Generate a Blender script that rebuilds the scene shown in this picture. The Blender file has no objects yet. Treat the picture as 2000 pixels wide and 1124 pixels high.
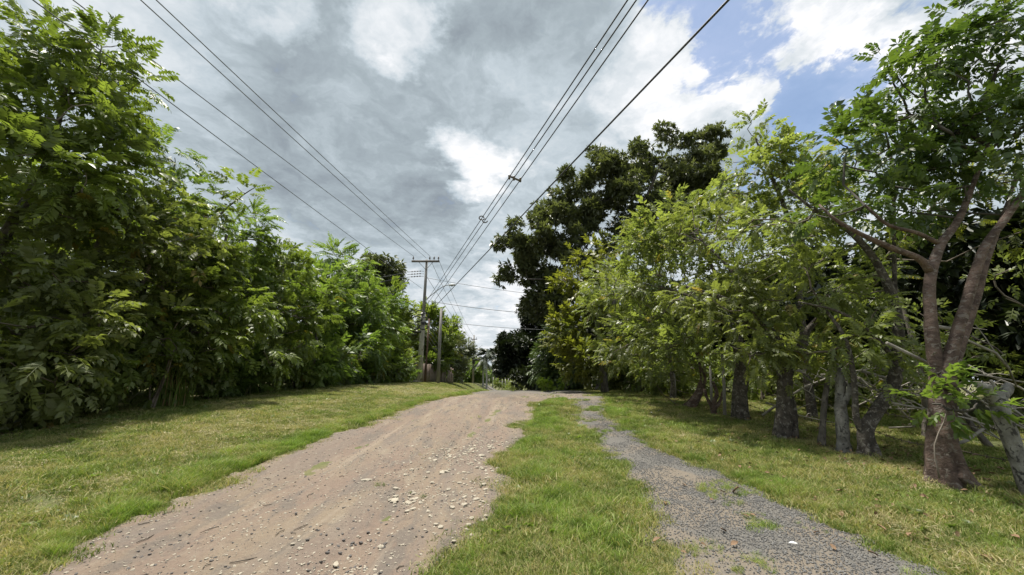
import bpy, math, random
import numpy as np
from mathutils import Matrix, Vector

random.seed(7)
RNG = np.random.default_rng(7)
SC = bpy.context.scene
COL = SC.collection

# ------------------------------------------------------------------ camera
EYE = 1.6
PITCH = math.radians(14.2)
FPX = 13.0 / 36.0 * 2000.0
cam_d = bpy.data.cameras.new('camera')
cam_d.lens = 13.0
cam_d.sensor_width = 36.0
cam_d.clip_start = 0.05
cam_d.clip_end = 3000
cam = bpy.data.objects.new('camera', cam_d)
cam.location = (0, 0, EYE)
cam.rotation_euler = (math.pi / 2 + PITCH, 0, 0)
COL.objects.link(cam)
SC.camera = cam
SC.view_settings.view_transform = 'Standard'
SC.view_settings.look = 'None'
SC.view_settings.exposure = 0.72
SC.view_settings.gamma = 1.0
SC.view_settings.use_curve_mapping = False
SC.cycles.max_bounces = 8
SC.cycles.transparent_max_bounces = 8
SC.cycles.use_denoising = True

SUN_EL = math.radians(76)
SUN_AZ = math.radians(-40)            # measured from +Y towards +X
sun_dir = Vector((math.sin(SUN_AZ) * math.cos(SUN_EL), math.cos(SUN_AZ) * math.cos(SUN_EL), math.sin(SUN_EL)))
sl = bpy.data.lights.new('sun', 'SUN')
sl.energy = 4.7
sl.angle = math.radians(4)
sl.color = (1.0, 0.95, 0.86)
so = bpy.data.objects.new('sun', sl)
so.rotation_euler = (-sun_dir).to_track_quat('-Z', 'Y').to_euler()
so.location = (0, 0, 60)
COL.objects.link(so)


def px_dir(u, v):
    """world direction through a point of the 2000 x 1124 photograph"""
    a, b = u - 1000.0, v - 562.0
    return Vector((a, FPX * math.cos(PITCH) + b * math.sin(PITCH), FPX * math.sin(PITCH) - b * math.cos(PITCH)))


def at(u, v, Y):
    """the point seen at (u, v) that stands Y metres down the road"""
    d = px_dir(u, v)
    return np.array((d.x, d.y, d.z)) * (Y / d.y) + np.array((0, 0, EYE))


# ------------------------------------------------------------------ node helper
class NT:
    def __init__(self, tree):
        self.t = tree
        self.n = tree.nodes
        self.l = tree.links

    def new(self, typ, ins=None, **props):
        nd = self.n.new(typ)
        for k, v in props.items():
            setattr(nd, k, v)
        for k, v in (ins or {}).items():
            s = nd.inputs[k]
            if isinstance(v, bpy.types.NodeSocket):
                self.l.new(v, s)
            else:
                if hasattr(s.default_value, '__len__') and not isinstance(v, str):
                    v = tuple(v)
                    if len(s.default_value) == 4 and len(v) == 3:
                        v = v + (1.0,)
                s.default_value = v
        return nd

    def math(self, op, a, b=0.0, clamp=False):
        return self.new('ShaderNodeMath', {0: a, 1: b}, operation=op, use_clamp=clamp).outputs[0]

    def vmath(self, op, a, b=(0, 0, 0)):
        nd = self.new('ShaderNodeVectorMath', {0: a, 1: b}, operation=op)
        return nd.outputs['Value'] if op in ('DOT_PRODUCT', 'LENGTH') else nd.outputs['Vector']

    def noise(self, vec, scale, detail=4.0, rough=0.55, dist=0.0, out=0):
        return self.new('ShaderNodeTexNoise', {'Vector': vec, 'Scale': scale, 'Detail': detail, 'Roughness': rough, 'Distortion': dist}).outputs[out]

    def ramp(self, v, lo, hi, a=0.0, b=1.0, smooth=True):
        return self.new('ShaderNodeMapRange', {0: v, 1: lo, 2: hi, 3: a, 4: b}, interpolation_type='SMOOTHSTEP' if smooth else 'LINEAR').outputs[0]

    def mix(self, f, a, b, blend='MIX'):
        nd = self.new('ShaderNodeMix', data_type='RGBA', blend_type=blend)
        for i, v in ((0, f), (6, a), (7, b)):
            if isinstance(v, bpy.types.NodeSocket):
                self.l.new(v, nd.inputs[i])
            else:
                nd.inputs[i].default_value = v if i == 0 else (tuple(v) + (1.0,) if len(v) == 3 else v)
        return nd.outputs[2]


# ------------------------------------------------------------------ sky: daylight sky behind broken cloud
world = bpy.data.worlds.new('World')
SC.world = world
world.use_nodes = True
W = NT(world.node_tree)
W.n.clear()
sky = W.new('ShaderNodeTexSky', sky_type='NISHITA')
sky.sun_disc = False
sky.sun_elevation = SUN_EL
sky.sun_rotation = SUN_AZ
sky.air_density = 1.0
sky.dust_density = 1.0
blue = W.new('ShaderNodeBackground', {0: sky.outputs[0], 1: 0.115})
gen = W.new('ShaderNodeTexCoord').outputs['Generated']
sep = W.new('ShaderNodeSeparateXYZ', {0: gen})
zc = W.math('MAXIMUM', sep.outputs[2], 0.0)
den = W.math('ADD', zc, 0.16)
plane = W.new('ShaderNodeCombineXYZ', {0: W.math('DIVIDE', sep.outputs[0], den), 1: W.math('DIVIDE', sep.outputs[1], den), 2: 0.0}).outputs[0]
warp = W.vmath('SCALE', W.vmath('SUBTRACT', W.noise(plane, 2.2, 5.0, 0.6, 0.0, 1), (0.5, 0.5, 0.5)))
warp.node.inputs['Scale'].default_value = 0.55
pw = W.vmath('ADD', plane, warp)
n_big = W.noise(pw, 1.15, 3.0, 0.5)
n_mid = W.noise(pw, 3.0, 6.0, 0.58)
n_fine = W.noise(pw, 9.0, 6.0, 0.62)
dwarp = W.vmath('SCALE', W.vmath('SUBTRACT', W.noise(plane, 3.6, 6.0, 0.62, 0.0, 1), (0.5, 0.5, 0.5)))
dwarp.node.inputs['Scale'].default_value = 0.42
dirw = W.vmath('NORMALIZE', W.vmath('ADD', gen, dwarp))


def patch(u, v, rad_deg, amount, soft=1.0):
    d = px_dir(u, v).normalized()
    c = W.vmath('DOT_PRODUCT', dirw, tuple(d))
    return W.ramp(c, math.cos(math.radians(rad_deg)), math.cos(math.radians(rad_deg * (1 - soft) + 0.05)), 0.0, amount)


def add_all(items, base):
    for it in items:
        base = W.math('ADD', base, patch(*it))
    return base


# how bright the cloud is: 0 = dark base, 1 = thin, lit through
bright = W.math('ADD', W.math('MULTIPLY', W.math('SUBTRACT', n_big, 0.5), 0.75), W.math('MULTIPLY', W.math('SUBTRACT', n_mid, 0.5), 0.95))
bright = W.math('ADD', bright, W.math('MULTIPLY', W.math('SUBTRACT', n_fine, 0.5), 0.55))
bright = W.math('ADD', bright, 0.46)
bright = add_all([
    (800, 70, 6.5, 0.42), (930, 320, 7.5, 0.5), (1270, 190, 10, 0.36), (1440, 190, 6, 0.36), (1640, 60, 9, 0.36), (1780, 130, 9, 0.3),
    (560, 40, 5, 0.28), (1000, 560, 8, 0.3), (420, 420, 10, 0.12), (1450, 20, 7, 0.35),
    (660, 230, 20, -0.22), (960, 20, 8, -0.26), (850, 410, 8, -0.16), (1120, 60, 9, -0.1), (250, 40, 14, 0.08)], bright)
low = W.ramp(sep.outputs[2], 0.0, 0.42, 0.3, 0.0)
bright = W.math('ADD', bright, low, True)
ccol = W.new('ShaderNodeValToRGB', {0: bright})
cr = ccol.color_ramp
cr.elements[0].position, cr.elements[0].color = 0.0, (0.25, 0.29, 0.33, 1)
cr.elements[1].position, cr.elements[1].color = 1.0, (0.96, 0.955, 0.97, 1)
for p_, c_ in ((0.28, (0.36, 0.42, 0.46, 1)), (0.5, (0.50, 0.57, 0.62, 1)), (0.75, (0.70, 0.74, 0.775, 1))):
    e = cr.elements.new(p_)
    e.color = c_
cover = W.math('ADD', W.math('MULTIPLY', W.math('SUBTRACT', n_mid, 0.5), 2.6), W.math('MULTIPLY', W.math('SUBTRACT', n_fine, 0.5), 2.4))
cover = W.math('ADD', cover, 1.35)
cover = add_all([(1345, 30, 6, -1.1, 0.9), (1450, 120, 8, -1.35, 0.9), (1590, 215, 7, -1.2, 0.9), (1530, 300, 7, -1.1, 0.9), (1720, 150, 5, -0.8, 0.9), (1640, 60, 8, 1.2), (1440, 190, 4, 0.8), (1280, 190, 8, 0.9), (2100, -100, 25, -0.35, 0.8), (1400, -300, 18, -0.8, 0.8)], cover)
cover = W.ramp(cover, -0.1, 0.9, 0.2, 1.0)
cloud = W.new('ShaderNodeBackground', {0: ccol.outputs[0], 1: 0.69})
wmix = W.new('ShaderNodeMixShader', {0: cover, 1: blue.outputs[0], 2: cloud.outputs[0]})
wout = W.new('ShaderNodeOutputWorld', {0: wmix.outputs[0]})


# ------------------------------------------------------------------ numpy noise, terrain
def _hash(ix, iy, seed):
    h = (ix.astype(np.int64) * 374761393 + iy.astype(np.int64) * 668265263 + seed * 1442695041) & 0x7fffffff
    h = ((h ^ (h >> 13)) * 1274126177) & 0x7fffffff
    return ((h ^ (h >> 16)) & 0xffff) / 65535.0


def vnoise(x, y, scale, seed=0, octaves=3):
    x = np.asarray(x, float) / scale
    y = np.asarray(y, float) / scale
    tot, amp, out = 0.0, 1.0, np.zeros(np.broadcast(x, y).shape)
    for o in range(octaves):
        ix, iy = np.floor(x), np.floor(y)
        fx, fy = x - ix, y - iy
        fx, fy = fx * fx * (3 - 2 * fx), fy * fy * (3 - 2 * fy)
        a, b = _hash(ix, iy, seed + o), _hash(ix + 1, iy, seed + o)
        c, d = _hash(ix, iy + 1, seed + o), _hash(ix + 1, iy + 1, seed + o)
        out = out + amp * ((a * (1 - fx) + b * fx) * (1 - fy) + (c * (1 - fx) + d * fx) * fy)
        tot += amp
        amp *= 0.5
        x, y = x * 2.03 + 17.1, y * 2.03 + 5.3
    return out / tot - 0.5


def sstep(a, b, x):
    t = np.clip((np.asarray(x, float) - a) / (b - a), 0, 1)
    return t * t * (3 - 2 * t)


_yy = np.linspace(-60, 600, 6601)


def _prof(pts, sig=1.2):
    z = np.interp(_yy, [p[0] for p in pts], [p[1] for p in pts])
    k = np.exp(-0.5 * (np.arange(-60, 61) * 0.1 / sig) ** 2)
    k /= k.sum()
    return np.convolve(np.pad(z, 60, mode='edge'), k, 'valid')


_R = _prof([(-60, 0), (2.5, -0.02), (4.5, 0.08), (5.9, 0.2), (7.2, 0.3), (10.2, 0.55), (12.2, 0.76), (15, 0.92), (20, 1.0), (27, 0.97), (33, 0.75), (60, -0.6), (120, -1.2), (600, -1.5)])
_L = _prof([(-60, 0.1), (2, 0.2), (4, 0.36), (7.3, 0.63), (10.3, 0.87), (14, 1.14), (18, 1.33), (24, 1.38), (37, 1.45), (60, 1.3), (90, 1.15), (150, 0.6), (600, -0.5)])
_Q = _prof([(-60, 0), (2.5, 0.0), (5.5, 0.24), (7, 0.36), (8.3, 0.47), (10.5, 0.6), (13, 0.78), (15.5, 0.9), (20, 0.98), (27, 0.96), (40, 0.8), (90, 0.3), (600, -1)])


def ground(x, y):
    x, y = np.asarray(x, float), np.asarray(y, float)
    r, l, q = (np.interp(y, _yy, t) for t in (_R, _L, _Q))
    a = sstep(-3.2, -8.4, x)
    b = sstep(3.6, 6.0, x)
    return r + (l - r) * a + (q - r) * b


def gz(x, y):
    return float(ground(x, y))


def hit(u, v):
    d = px_dir(u, v)
    t = 0.002
    prev = t
    for i in range(20000):
        p = (d.x * t, d.y * t, EYE + d.z * t)
        if p[2] <= gz(p[0], p[1]):
            break
        t *= 1.004
    return p[0], p[1]


def edge(pts, far):
    q = [hit(*p) for p in pts] + far
    q = sorted(q, key=lambda a: a[1])
    x0, y0 = q[0]
    x1, y1 = q[1]
    s = np.clip((x1 - x0) / (y1 - y0), -0.35, 0.35)
    q = [(x0 - s * (y0 + 3), -3.0)] + q
    ys = np.array([a[1] for a in q])
    xs = np.array([a[0] for a in q])
    return lambda y: np.interp(y, ys, xs)


road_l = edge([(60, 1124), (190, 1050), (310, 990), (430, 935), (545, 890), (640, 857), (720, 826), (790, 799), (850, 782), (905, 772)], [(-1.7, 27), (-2.2, 36), (-4, 60), (-8, 110)])
dirt_r = edge([(885, 1124), (915, 1060), (950, 1000), (985, 940), (1000, 900), (1012, 865), (1033, 830), (1055, 797)], [(1.25, 14.5), (3.6, 16.5), (4.4, 21), (4.6, 27), (3.4, 36), (1, 60), (-3, 110)])
track_l = edge([(1350, 1124), (1300, 1060), (1250, 1000), (1240, 950), (1195, 900), (1160, 860), (1122, 815)], [(2.05, 14.2), (2.1, 15.5), (2.0, 18)])
track_r = edge([(1850, 1124), (1710, 1070), (1600, 1012), (1500, 965), (1420, 925), (1330, 895), (1250, 853), (1190, 813)], [(3.5, 14.2), (4.2, 18)])


def in_dirt(x, y):
    """signed distance inside the dirt road (metres, positive inside), with ragged edges"""
    j = vnoise(x, y, 1.1, 3) * 0.8 + vnoise(x, y, 0.3, 5) * 0.4 - 0.55 * sstep(0.05, 0.3, vnoise(x, y, 0.8, 8)) * sstep(1.1, 0.3, dirt_r(y) - x) * sstep(4.0, 5.5, y)
    return np.minimum(x - road_l(y), dirt_r(y) - x) + j


def in_track(x, y):
    j = vnoise(x, y, 1.0, 13) * 0.6 + vnoise(x, y, 0.25, 15) * 0.6
    return np.minimum(np.minimum(x - track_l(y), track_r(y) - x), (17.5 - y) * 0.3) + j


# ------------------------------------------------------------------ mesh helpers
def mesh_quads(name, V, Q, mat=None, attrs=None, smooth=False):
    me = bpy.data.meshes.new(name)
    V = np.ascontiguousarray(V, np.float32)
    Q = np.ascontiguousarray(Q, np.int32)
    k = Q.shape[1]
    me.vertices.add(len(V))
    me.vertices.foreach_set('co', V.ravel())
    me.loops.add(Q.size)
    me.loops.foreach_set('vertex_index', Q.ravel())
    me.polygons.add(len(Q))
    me.polygons.foreach_set('loop_start', np.arange(0, Q.size, k, dtype=np.int32))
    if smooth:
        me.polygons.foreach_set('use_smooth', np.ones(len(Q), bool))
    for nm, arr in (attrs or {}).items():
        a = me.attributes.new(nm, 'FLOAT', 'POINT')
        a.data.foreach_set('value', np.ascontiguousarray(arr, np.float32))
    me.update(calc_edges=True)
    if mat:
        me.materials.append(mat)
    return me


def link(name, me, parent=None, kind=None, label=None, cat=None, group=None, loc=None):
    o = bpy.data.objects.new(name, me)
    COL.objects.link(o)
    if parent:
        o.parent = parent
    if loc is not None:
        o.location = loc
    tag(o, label, cat, group, kind)
    return o


def tag(o, label=None, cat=None, group=None, kind=None):
    if label:
        o['label'] = label
    if cat:
        o['category'] = cat
    if group:
        o['group'] = group
    if kind:
        o['kind'] = kind
    return o


def thing(name, label, cat, loc, group=None):
    return link(name, None, None, None, label, cat, group, loc)


def copy_thing(root, loc, rotz=0.0, scale=1.0, label=None, group=None, skip=()):
    r = root.copy()
    COL.objects.link(r)
    r.location = loc
    r.rotation_euler = (0, 0, rotz)
    r.scale = (scale,) * 3
    if label:
        r['label'] = label
    if group:
        r['group'] = group
    for ch in root.children:
        if ch.name.split('.')[0] in skip:
            continue
        c = ch.copy()
        COL.objects.link(c)
        c.parent = r
        for g in ch.children:
            d = g.copy()
            COL.objects.link(d)
            d.parent = c
    return r


class MB:
    """collects quads"""

    def __init__(self):
        self.V, self.Q, self.n = [], [], 0

    def add(self, V, Q):
        V, Q = np.asarray(V, float), np.asarray(Q, int)
        self.V.append(V)
        self.Q.append(Q + self.n)
        self.n += len(V)

    def tube(self, pts, rad, sides=6, cap=True, lump=0.0, seed=0, flare=0.0):
        pts = np.asarray(pts, float)
        n = len(pts)
        rad = np.broadcast_to(np.asarray(rad, float), (n,)).copy()
        tan = np.gradient(pts, axis=0)
        tan /= np.linalg.norm(tan, axis=1)[:, None] + 1e-9
        ref = np.array((0.0, 0, 1)) if abs(tan[0, 2]) < 0.9 else np.array((0.0, 1, 0))
        U = np.zeros_like(pts)
        u = ref - tan[0] * (ref @ tan[0])
        for i in range(n):
            u = u - tan[i] * (u @ tan[i])
            u = u / (np.linalg.norm(u) + 1e-9)
            U[i] = u
        Wv = np.cross(tan, U)
        an = np.linspace(0, 2 * np.pi, sides, endpoint=False)
        R = rad[:, None] * np.ones(sides)[None]
        if lump:
            ii, aa = np.meshgrid(np.arange(n), np.arange(sides), indexing='ij')
            per = np.minimum(aa, sides - aa)
            R = R * (1 + lump * 2 * vnoise(per * 1.0, ii * 1.0 + seed * 7.7, 2.6, seed, 3) + lump * 0.9 * vnoise(per * 1.0, ii * 1.0, 0.9, seed + 3, 1))
        if flare:
            run = np.concatenate([[0], np.cumsum(np.linalg.norm(np.diff(pts, axis=0), axis=1))])
            k = np.exp(-run / (2.2 * rad[0]))[:, None]
            R = R * (1 + flare * k * (0.15 + 0.85 * np.clip(np.cos(an * 5 + seed)[None] + 0.5 * np.cos(an * 2 + seed * 2)[None], -0.25, 1)))
        V = pts[:, None, :] + R[..., None] * (np.cos(an)[None, :, None] * U[:, None, :] + np.sin(an)[None, :, None] * Wv[:, None, :])
        V = V.reshape(-1, 3)
        i = np.arange(n - 1)[:, None] * sides
        j = np.arange(sides)[None]
        j2 = (j + 1) % sides
        Q = np.stack([i + j, i + j2, i + sides + j2, i + sides + j], -1).reshape(-1, 4)
        if cap:
            base = len(V)
            V = np.vstack([V, pts[0], pts[-1]])
            q2 = []
            for a in range(0, sides, 2):
                b, c = (a + 1) % sides, (a + 2) % sides
                q2.append((base, c, b, a))
                o = (n - 1) * sides
                q2.append((base + 1, o + a, o + b, o + c))
            Q = np.vstack([Q, np.array(q2)])
        self.add(V, Q)
        return self

    def box(self, c, size, rot=None):
        s = np.array(size) / 2.0
        V = np.array([(x, y, z) for x in (-1, 1) for y in (-1, 1) for z in (-1, 1)], float) * s
        if rot is not None:
            V = V @ np.array(rot).T
        V = V + np.array(c)
        Q = [(0, 1, 3, 2), (4, 6, 7, 5), (0, 4, 5, 1), (2, 3, 7, 6), (0, 2, 6, 4), (1, 5, 7, 3)]
        self.add(V, Q)
        return self

    def lathe(self, c, prof, sides=12, axis=(0, 0, 1)):
        ax = Vector(axis).normalized()
        pts = [np.array(c) + np.array(ax) * z for r, z in prof]
        return self.tube(pts, [max(r, 1e-4) for r, z in prof], sides)

    def mesh(self, name, mat, smooth=False, attrs=None):
        return mesh_quads(name, np.vstack(self.V), np.vstack(self.Q), mat, attrs, smooth)


def rotz(a):
    c, s = math.cos(a), math.sin(a)
    return np.array(((c, -s, 0), (s, c, 0), (0, 0, 1)))


# ------------------------------------------------------------------ materials
def new_mat(name):
    m = bpy.data.materials.new(name)
    m.use_nodes = True
    t = NT(m.node_tree)
    t.n.clear()
    out = t.new('ShaderNodeOutputMaterial')
    return m, t, out


def leaf_mat(name, dark, light, warm, trans=0.46, rough=0.44, warm_at=0.93, spec=0.6):
    m, t, out = new_mat(name)
    tint = t.new('ShaderNodeAttribute', attribute_name='tint').outputs['Fac']
    rnd = t.new('ShaderNodeObjectInfo').outputs['Random']
    pos = t.new('ShaderNodeNewGeometry').outputs['Position']
    v = t.math('ADD', tint, t.math('MULTIPLY', t.math('SUBTRACT', rnd, 0.5), 0.25))
    c = t.mix(t.ramp(v, 0.05, 0.9), dark, light)
    c = t.mix(t.ramp(tint, warm_at, warm_at + 0.05), c, warm)
    n = t.noise(pos, 14.0, 2.0)
    c = t.mix(t.ramp(n, 0.3, 0.75, 0.0, 0.35), c, tuple(x * 1.5 for x in dark))
    pr = t.new('ShaderNodeBsdfPrincipled', {'Base Color': c, 'Roughness': rough})
    pr.inputs['Specular IOR Level'].default_value = spec
    tc = t.mix(1.0, c, (1.45, 1.55, 0.65), 'MULTIPLY')
    tr = t.new('ShaderNodeBsdfTranslucent', {'Color': tc})
    mx = t.new('ShaderNodeMixShader', {0: trans, 1: pr.outputs[0], 2: tr.outputs[0]})
    t.l.new(mx.outputs[0], out.inputs[0])
    return m


def solid_mat(name, c1, c2, scale=6.0, rough=0.85, bump=0.3, stretch=(1, 1, 1), c3=None, metal=0.0, bscale=None, bdist=0.02):
    m, t, out = new_mat(name)
    pos = t.new('ShaderNodeTexCoord').outputs['Object']
    mp = t.new('ShaderNodeMapping', {0: pos, 3: stretch}).outputs[0]
    n = t.noise(mp, scale, 6.0, 0.6)
    c = t.mix(t.ramp(n, 0.32, 0.68), c1, c2)
    if c3:
        n2 = t.noise(mp, scale * 2.3, 5.0, 0.6, 0.6)
        c = t.mix(t.ramp(n2, 0.54, 0.62), c, c3)
    pr = t.new('ShaderNodeBsdfPrincipled', {'Base Color': c, 'Roughness': rough, 'Metallic': metal})
    if bump:
        nb = t.noise(mp, bscale or scale * 4, 6.0, 0.65)
        b = t.new('ShaderNodeBump', {'Height': nb, 'Strength': bump, 'Distance': bdist})
        t.l.new(b.outputs[0], pr.inputs['Normal'])
    t.l.new(pr.outputs[0], out.inputs[0])
    return m


M = {}
M['leaf_left'] = leaf_mat('broad_leaf', (0.092, 0.125, 0.03), (0.2, 0.245, 0.062), (0.26, 0.2, 0.03))
M['leaf_olive'] = leaf_mat('olive_leaf', (0.1, 0.12, 0.04), (0.21, 0.235, 0.085), (0.24, 0.18, 0.05))
M['leaf_fresh'] = leaf_mat('fresh_leaf', (0.085, 0.132, 0.032), (0.175, 0.235, 0.065), (0.16, 0.2, 0.03))
M['leaf_right'] = leaf_mat('glossy_leaf', (0.055, 0.09, 0.024), (0.11, 0.155, 0.038), (0.3, 0.22, 0.02), rough=0.36, warm_at=0.985, trans=0.4)
M['leaf_fence'] = leaf_mat('hedge_leaf', (0.125, 0.155, 0.05), (0.235, 0.265, 0.1), (0.28, 0.22, 0.07), trans=0.48)
M['leaf_fence_dull'] = leaf_mat('dull_hedge_leaf', (0.12, 0.14, 0.048), (0.22, 0.242, 0.088), (0.26, 0.19, 0.07), trans=0.46)
M['bark_dark'] = solid_mat('dark_mottled_bark', (0.038, 0.031, 0.026), (0.125, 0.105, 0.088), 7, 0.9, 1.0, (1, 1, 0.9), c3=(0.23, 0.21, 0.185), bdist=0.04)
M['leaf_yellow'] = leaf_mat('yellowing_leaf', (0.09, 0.105, 0.022), (0.17, 0.175, 0.036), (0.24, 0.15, 0.03), warm_at=0.9)
M['leaf_dark'] = leaf_mat('dark_leaf', (0.075, 0.088, 0.044), (0.14, 0.156, 0.076), (0.11, 0.11, 0.05), trans=0.28)
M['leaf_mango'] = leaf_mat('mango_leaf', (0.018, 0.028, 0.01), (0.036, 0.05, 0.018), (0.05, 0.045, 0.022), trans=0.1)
M['leaf_bluish'] = leaf_mat('feathery_leaf', (0.045, 0.07, 0.024), (0.085, 0.125, 0.04), (0.08, 0.11, 0.04), trans=0.25)
M['leaf_lime'] = leaf_mat('lime_leaf', (0.2, 0.27, 0.04), (0.36, 0.44, 0.08), (0.4, 0.4, 0.1))
M['bark_grey'] = solid_mat('grey_bark', (0.065, 0.055, 0.046), (0.19, 0.165, 0.14), 6, 0.9, 1.0, (1, 1, 0.5), c3=(0.06, 0.05, 0.042), bdist=0.03)
M['bark_brown'] = solid_mat('reddish_bark', (0.06, 0.037, 0.029), (0.165, 0.112, 0.088), 5, 0.88, 1.0, (1, 1, 1.5), c3=(0.2, 0.165, 0.14), bdist=0.03)
M['bark_smooth'] = solid_mat('smooth_bark', (0.13, 0.085, 0.065), (0.22, 0.16, 0.125), 3, 0.7, 0.4, (1, 1, 0.35), c3=(0.17, 0.15, 0.12))
M['bark_lichen'] = solid_mat('lichen_bark', (0.13, 0.12, 0.108), (0.3, 0.285, 0.26), 7, 0.9, 1.0, (1, 1, 0.7), c3=(0.055, 0.05, 0.045), bdist=0.03)
M['deadwood'] = solid_mat('dead_wood', (0.2, 0.18, 0.155), (0.38, 0.35, 0.31), 6, 0.9, 0.5, (1, 1, 1))
M['twig'] = solid_mat('twig_bark', (0.07, 0.055, 0.04), (0.19, 0.16, 0.13), 3, 0.9, 0.0)
M['twig_dark'] = solid_mat('dark_twig_bark', (0.045, 0.04, 0.032), (0.09, 0.08, 0.068), 3, 0.9, 0.0)
M['concrete'] = solid_mat('weathered_concrete', (0.42, 0.4, 0.37), (0.6, 0.58, 0.54), 2.5, 0.9, 0.3, (1, 1, 0.3), c3=(0.25, 0.23, 0.2))
M['concrete_dark'] = solid_mat('dark_concrete', (0.19, 0.175, 0.16), (0.30, 0.28, 0.26), 2.5, 0.9, 0.2, (1, 1, 0.3))
M['wood_brown'] = solid_mat('brown_wood', (0.085, 0.05, 0.035), (0.15, 0.095, 0.07), 5, 0.9, 0.4, (1, 1, 0.15))
M['board'] = solid_mat('weathered_board', (0.12, 0.08, 0.06), (0.24, 0.19, 0.16), 2.5, 0.9, 0.4, (3, 3, 0.3), c3=(0.3, 0.28, 0.25))
M['steel'] = solid_mat('galvanised_steel', (0.22, 0.22, 0.22), (0.34, 0.34, 0.34), 4, 0.5, 0.0, metal=0.5)
M['arm_wood'] = solid_mat('crossarm_wood', (0.10, 0.085, 0.075), (0.17, 0.15, 0.135), 3, 0.9, 0.2)
M['porcelain'] = solid_mat('porcelain', (0.12, 0.10, 0.09), (0.2, 0.18, 0.17), 3, 0.35, 0.0)
M['black'] = solid_mat('black_plastic', (0.018, 0.018, 0.018), (0.03, 0.03, 0.03), 3, 0.6, 0.0)
M['wire'] = solid_mat('cable', (0.03, 0.032, 0.035), (0.05, 0.052, 0.055), 3, 0.6, 0.0)
M['wire_grey'] = solid_mat('bare_cable', (0.11, 0.115, 0.12), (0.17, 0.175, 0.18), 3, 0.5, 0.0)
M['rust'] = solid_mat('rusty_wire', (0.06, 0.045, 0.035), (0.12, 0.095, 0.075), 8, 0.8, 0.0)
M['lamp_glass'] = solid_mat('lamp_housing', (0.45, 0.46, 0.47), (0.6, 0.6, 0.6), 4, 0.4, 0.0)
M['palm_trunk'] = solid_mat('palm_trunk', (0.34, 0.33, 0.31), (0.5, 0.49, 0.46), 2, 0.85, 0.2, (1, 1, 3))
M['stone_pale'] = solid_mat('pale_stone', (0.29, 0.255, 0.195), (0.46, 0.41, 0.33), 14, 0.9, 0.4)
M['stone_dark'] = solid_mat('dark_stone', (0.075, 0.068, 0.062), (0.16, 0.145, 0.135), 14, 0.9, 0.4)
M['gravel'] = solid_mat('grey_gravel', (0.085, 0.082, 0.078), (0.23, 0.222, 0.21), 20, 0.85, 0.3)
M['leaf_dry'] = solid_mat('dry_leaf', (0.13, 0.075, 0.04), (0.24, 0.15, 0.08), 9, 0.8, 0.0)
M['litter_white'] = solid_mat('white_litter', (0.6, 0.6, 0.58), (0.75, 0.75, 0.73), 9, 0.6, 0.0)


def grass_mat(name, a, b, dry, dry_amt, trans=0.3):
    m, t, out = new_mat(name)
    pos = t.new('ShaderNodeNewGeometry').outputs['Position']
    rnd = t.new('ShaderNodeObjectInfo').outputs['Random']
    tint = t.new('ShaderNodeAttribute', attribute_name='tint').outputs['Fac']
    n = t.noise(pos, 0.9, 4.0, 0.6)
    n2 = t.noise(pos, 3.1, 3.0, 0.6)
    c = t.mix(t.ramp(t.math('ADD', n2, t.math('MULTIPLY', t.math('SUBTRACT', rnd, 0.5), 0.9)), 0.2, 0.8), tuple(0.6 * k for k in a), b)
    f = t.math('ADD', t.math('ADD', t.math('MULTIPLY', n, 1.3), t.math('MULTIPLY', t.math('SUBTRACT', tint, 0.5), 0.7)), t.math('MULTIPLY', t.math('SUBTRACT', rnd, 0.5), 0.35))
    c = t.mix(t.ramp(f, 1.0 - dry_amt, 1.3 - dry_amt), c, dry)
    pr = t.new('ShaderNodeBsdfPrincipled', {'Base Color': c, 'Roughness': 0.55})
    pr.inputs['Specular IOR Level'].default_value = 0.3
    tr = t.new('ShaderNodeBsdfTranslucent', {'Color': t.mix(1.0, c, (1.4, 1.5, 0.7), 'MULTIPLY')})
    mx = t.new('ShaderNodeMixShader', {0: trans, 1: pr.outputs[0], 2: tr.outputs[0]})
    t.l.new(mx.outputs[0], out.inputs[0])
    return m


M['grass'] = grass_mat('lawn_grass', (0.15, 0.22, 0.04), (0.24, 0.31, 0.075), (0.42, 0.36, 0.18), 0.42)
M['grass_tall'] = grass_mat('verge_grass', (0.14, 0.235, 0.03), (0.25, 0.36, 0.065), (0.42, 0.38, 0.17), 0.28)
M['grass_dry'] = grass_mat('dry_grass', (0.33, 0.28, 0.14), (0.44, 0.37, 0.21), (0.46, 0.40, 0.25), 0.4, 0.2)
M['cane'] = grass_mat('cane_grass', (0.06, 0.11, 0.02), (0.12, 0.18, 0.035), (0.25, 0.19, 0.09), 0.2)


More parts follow.
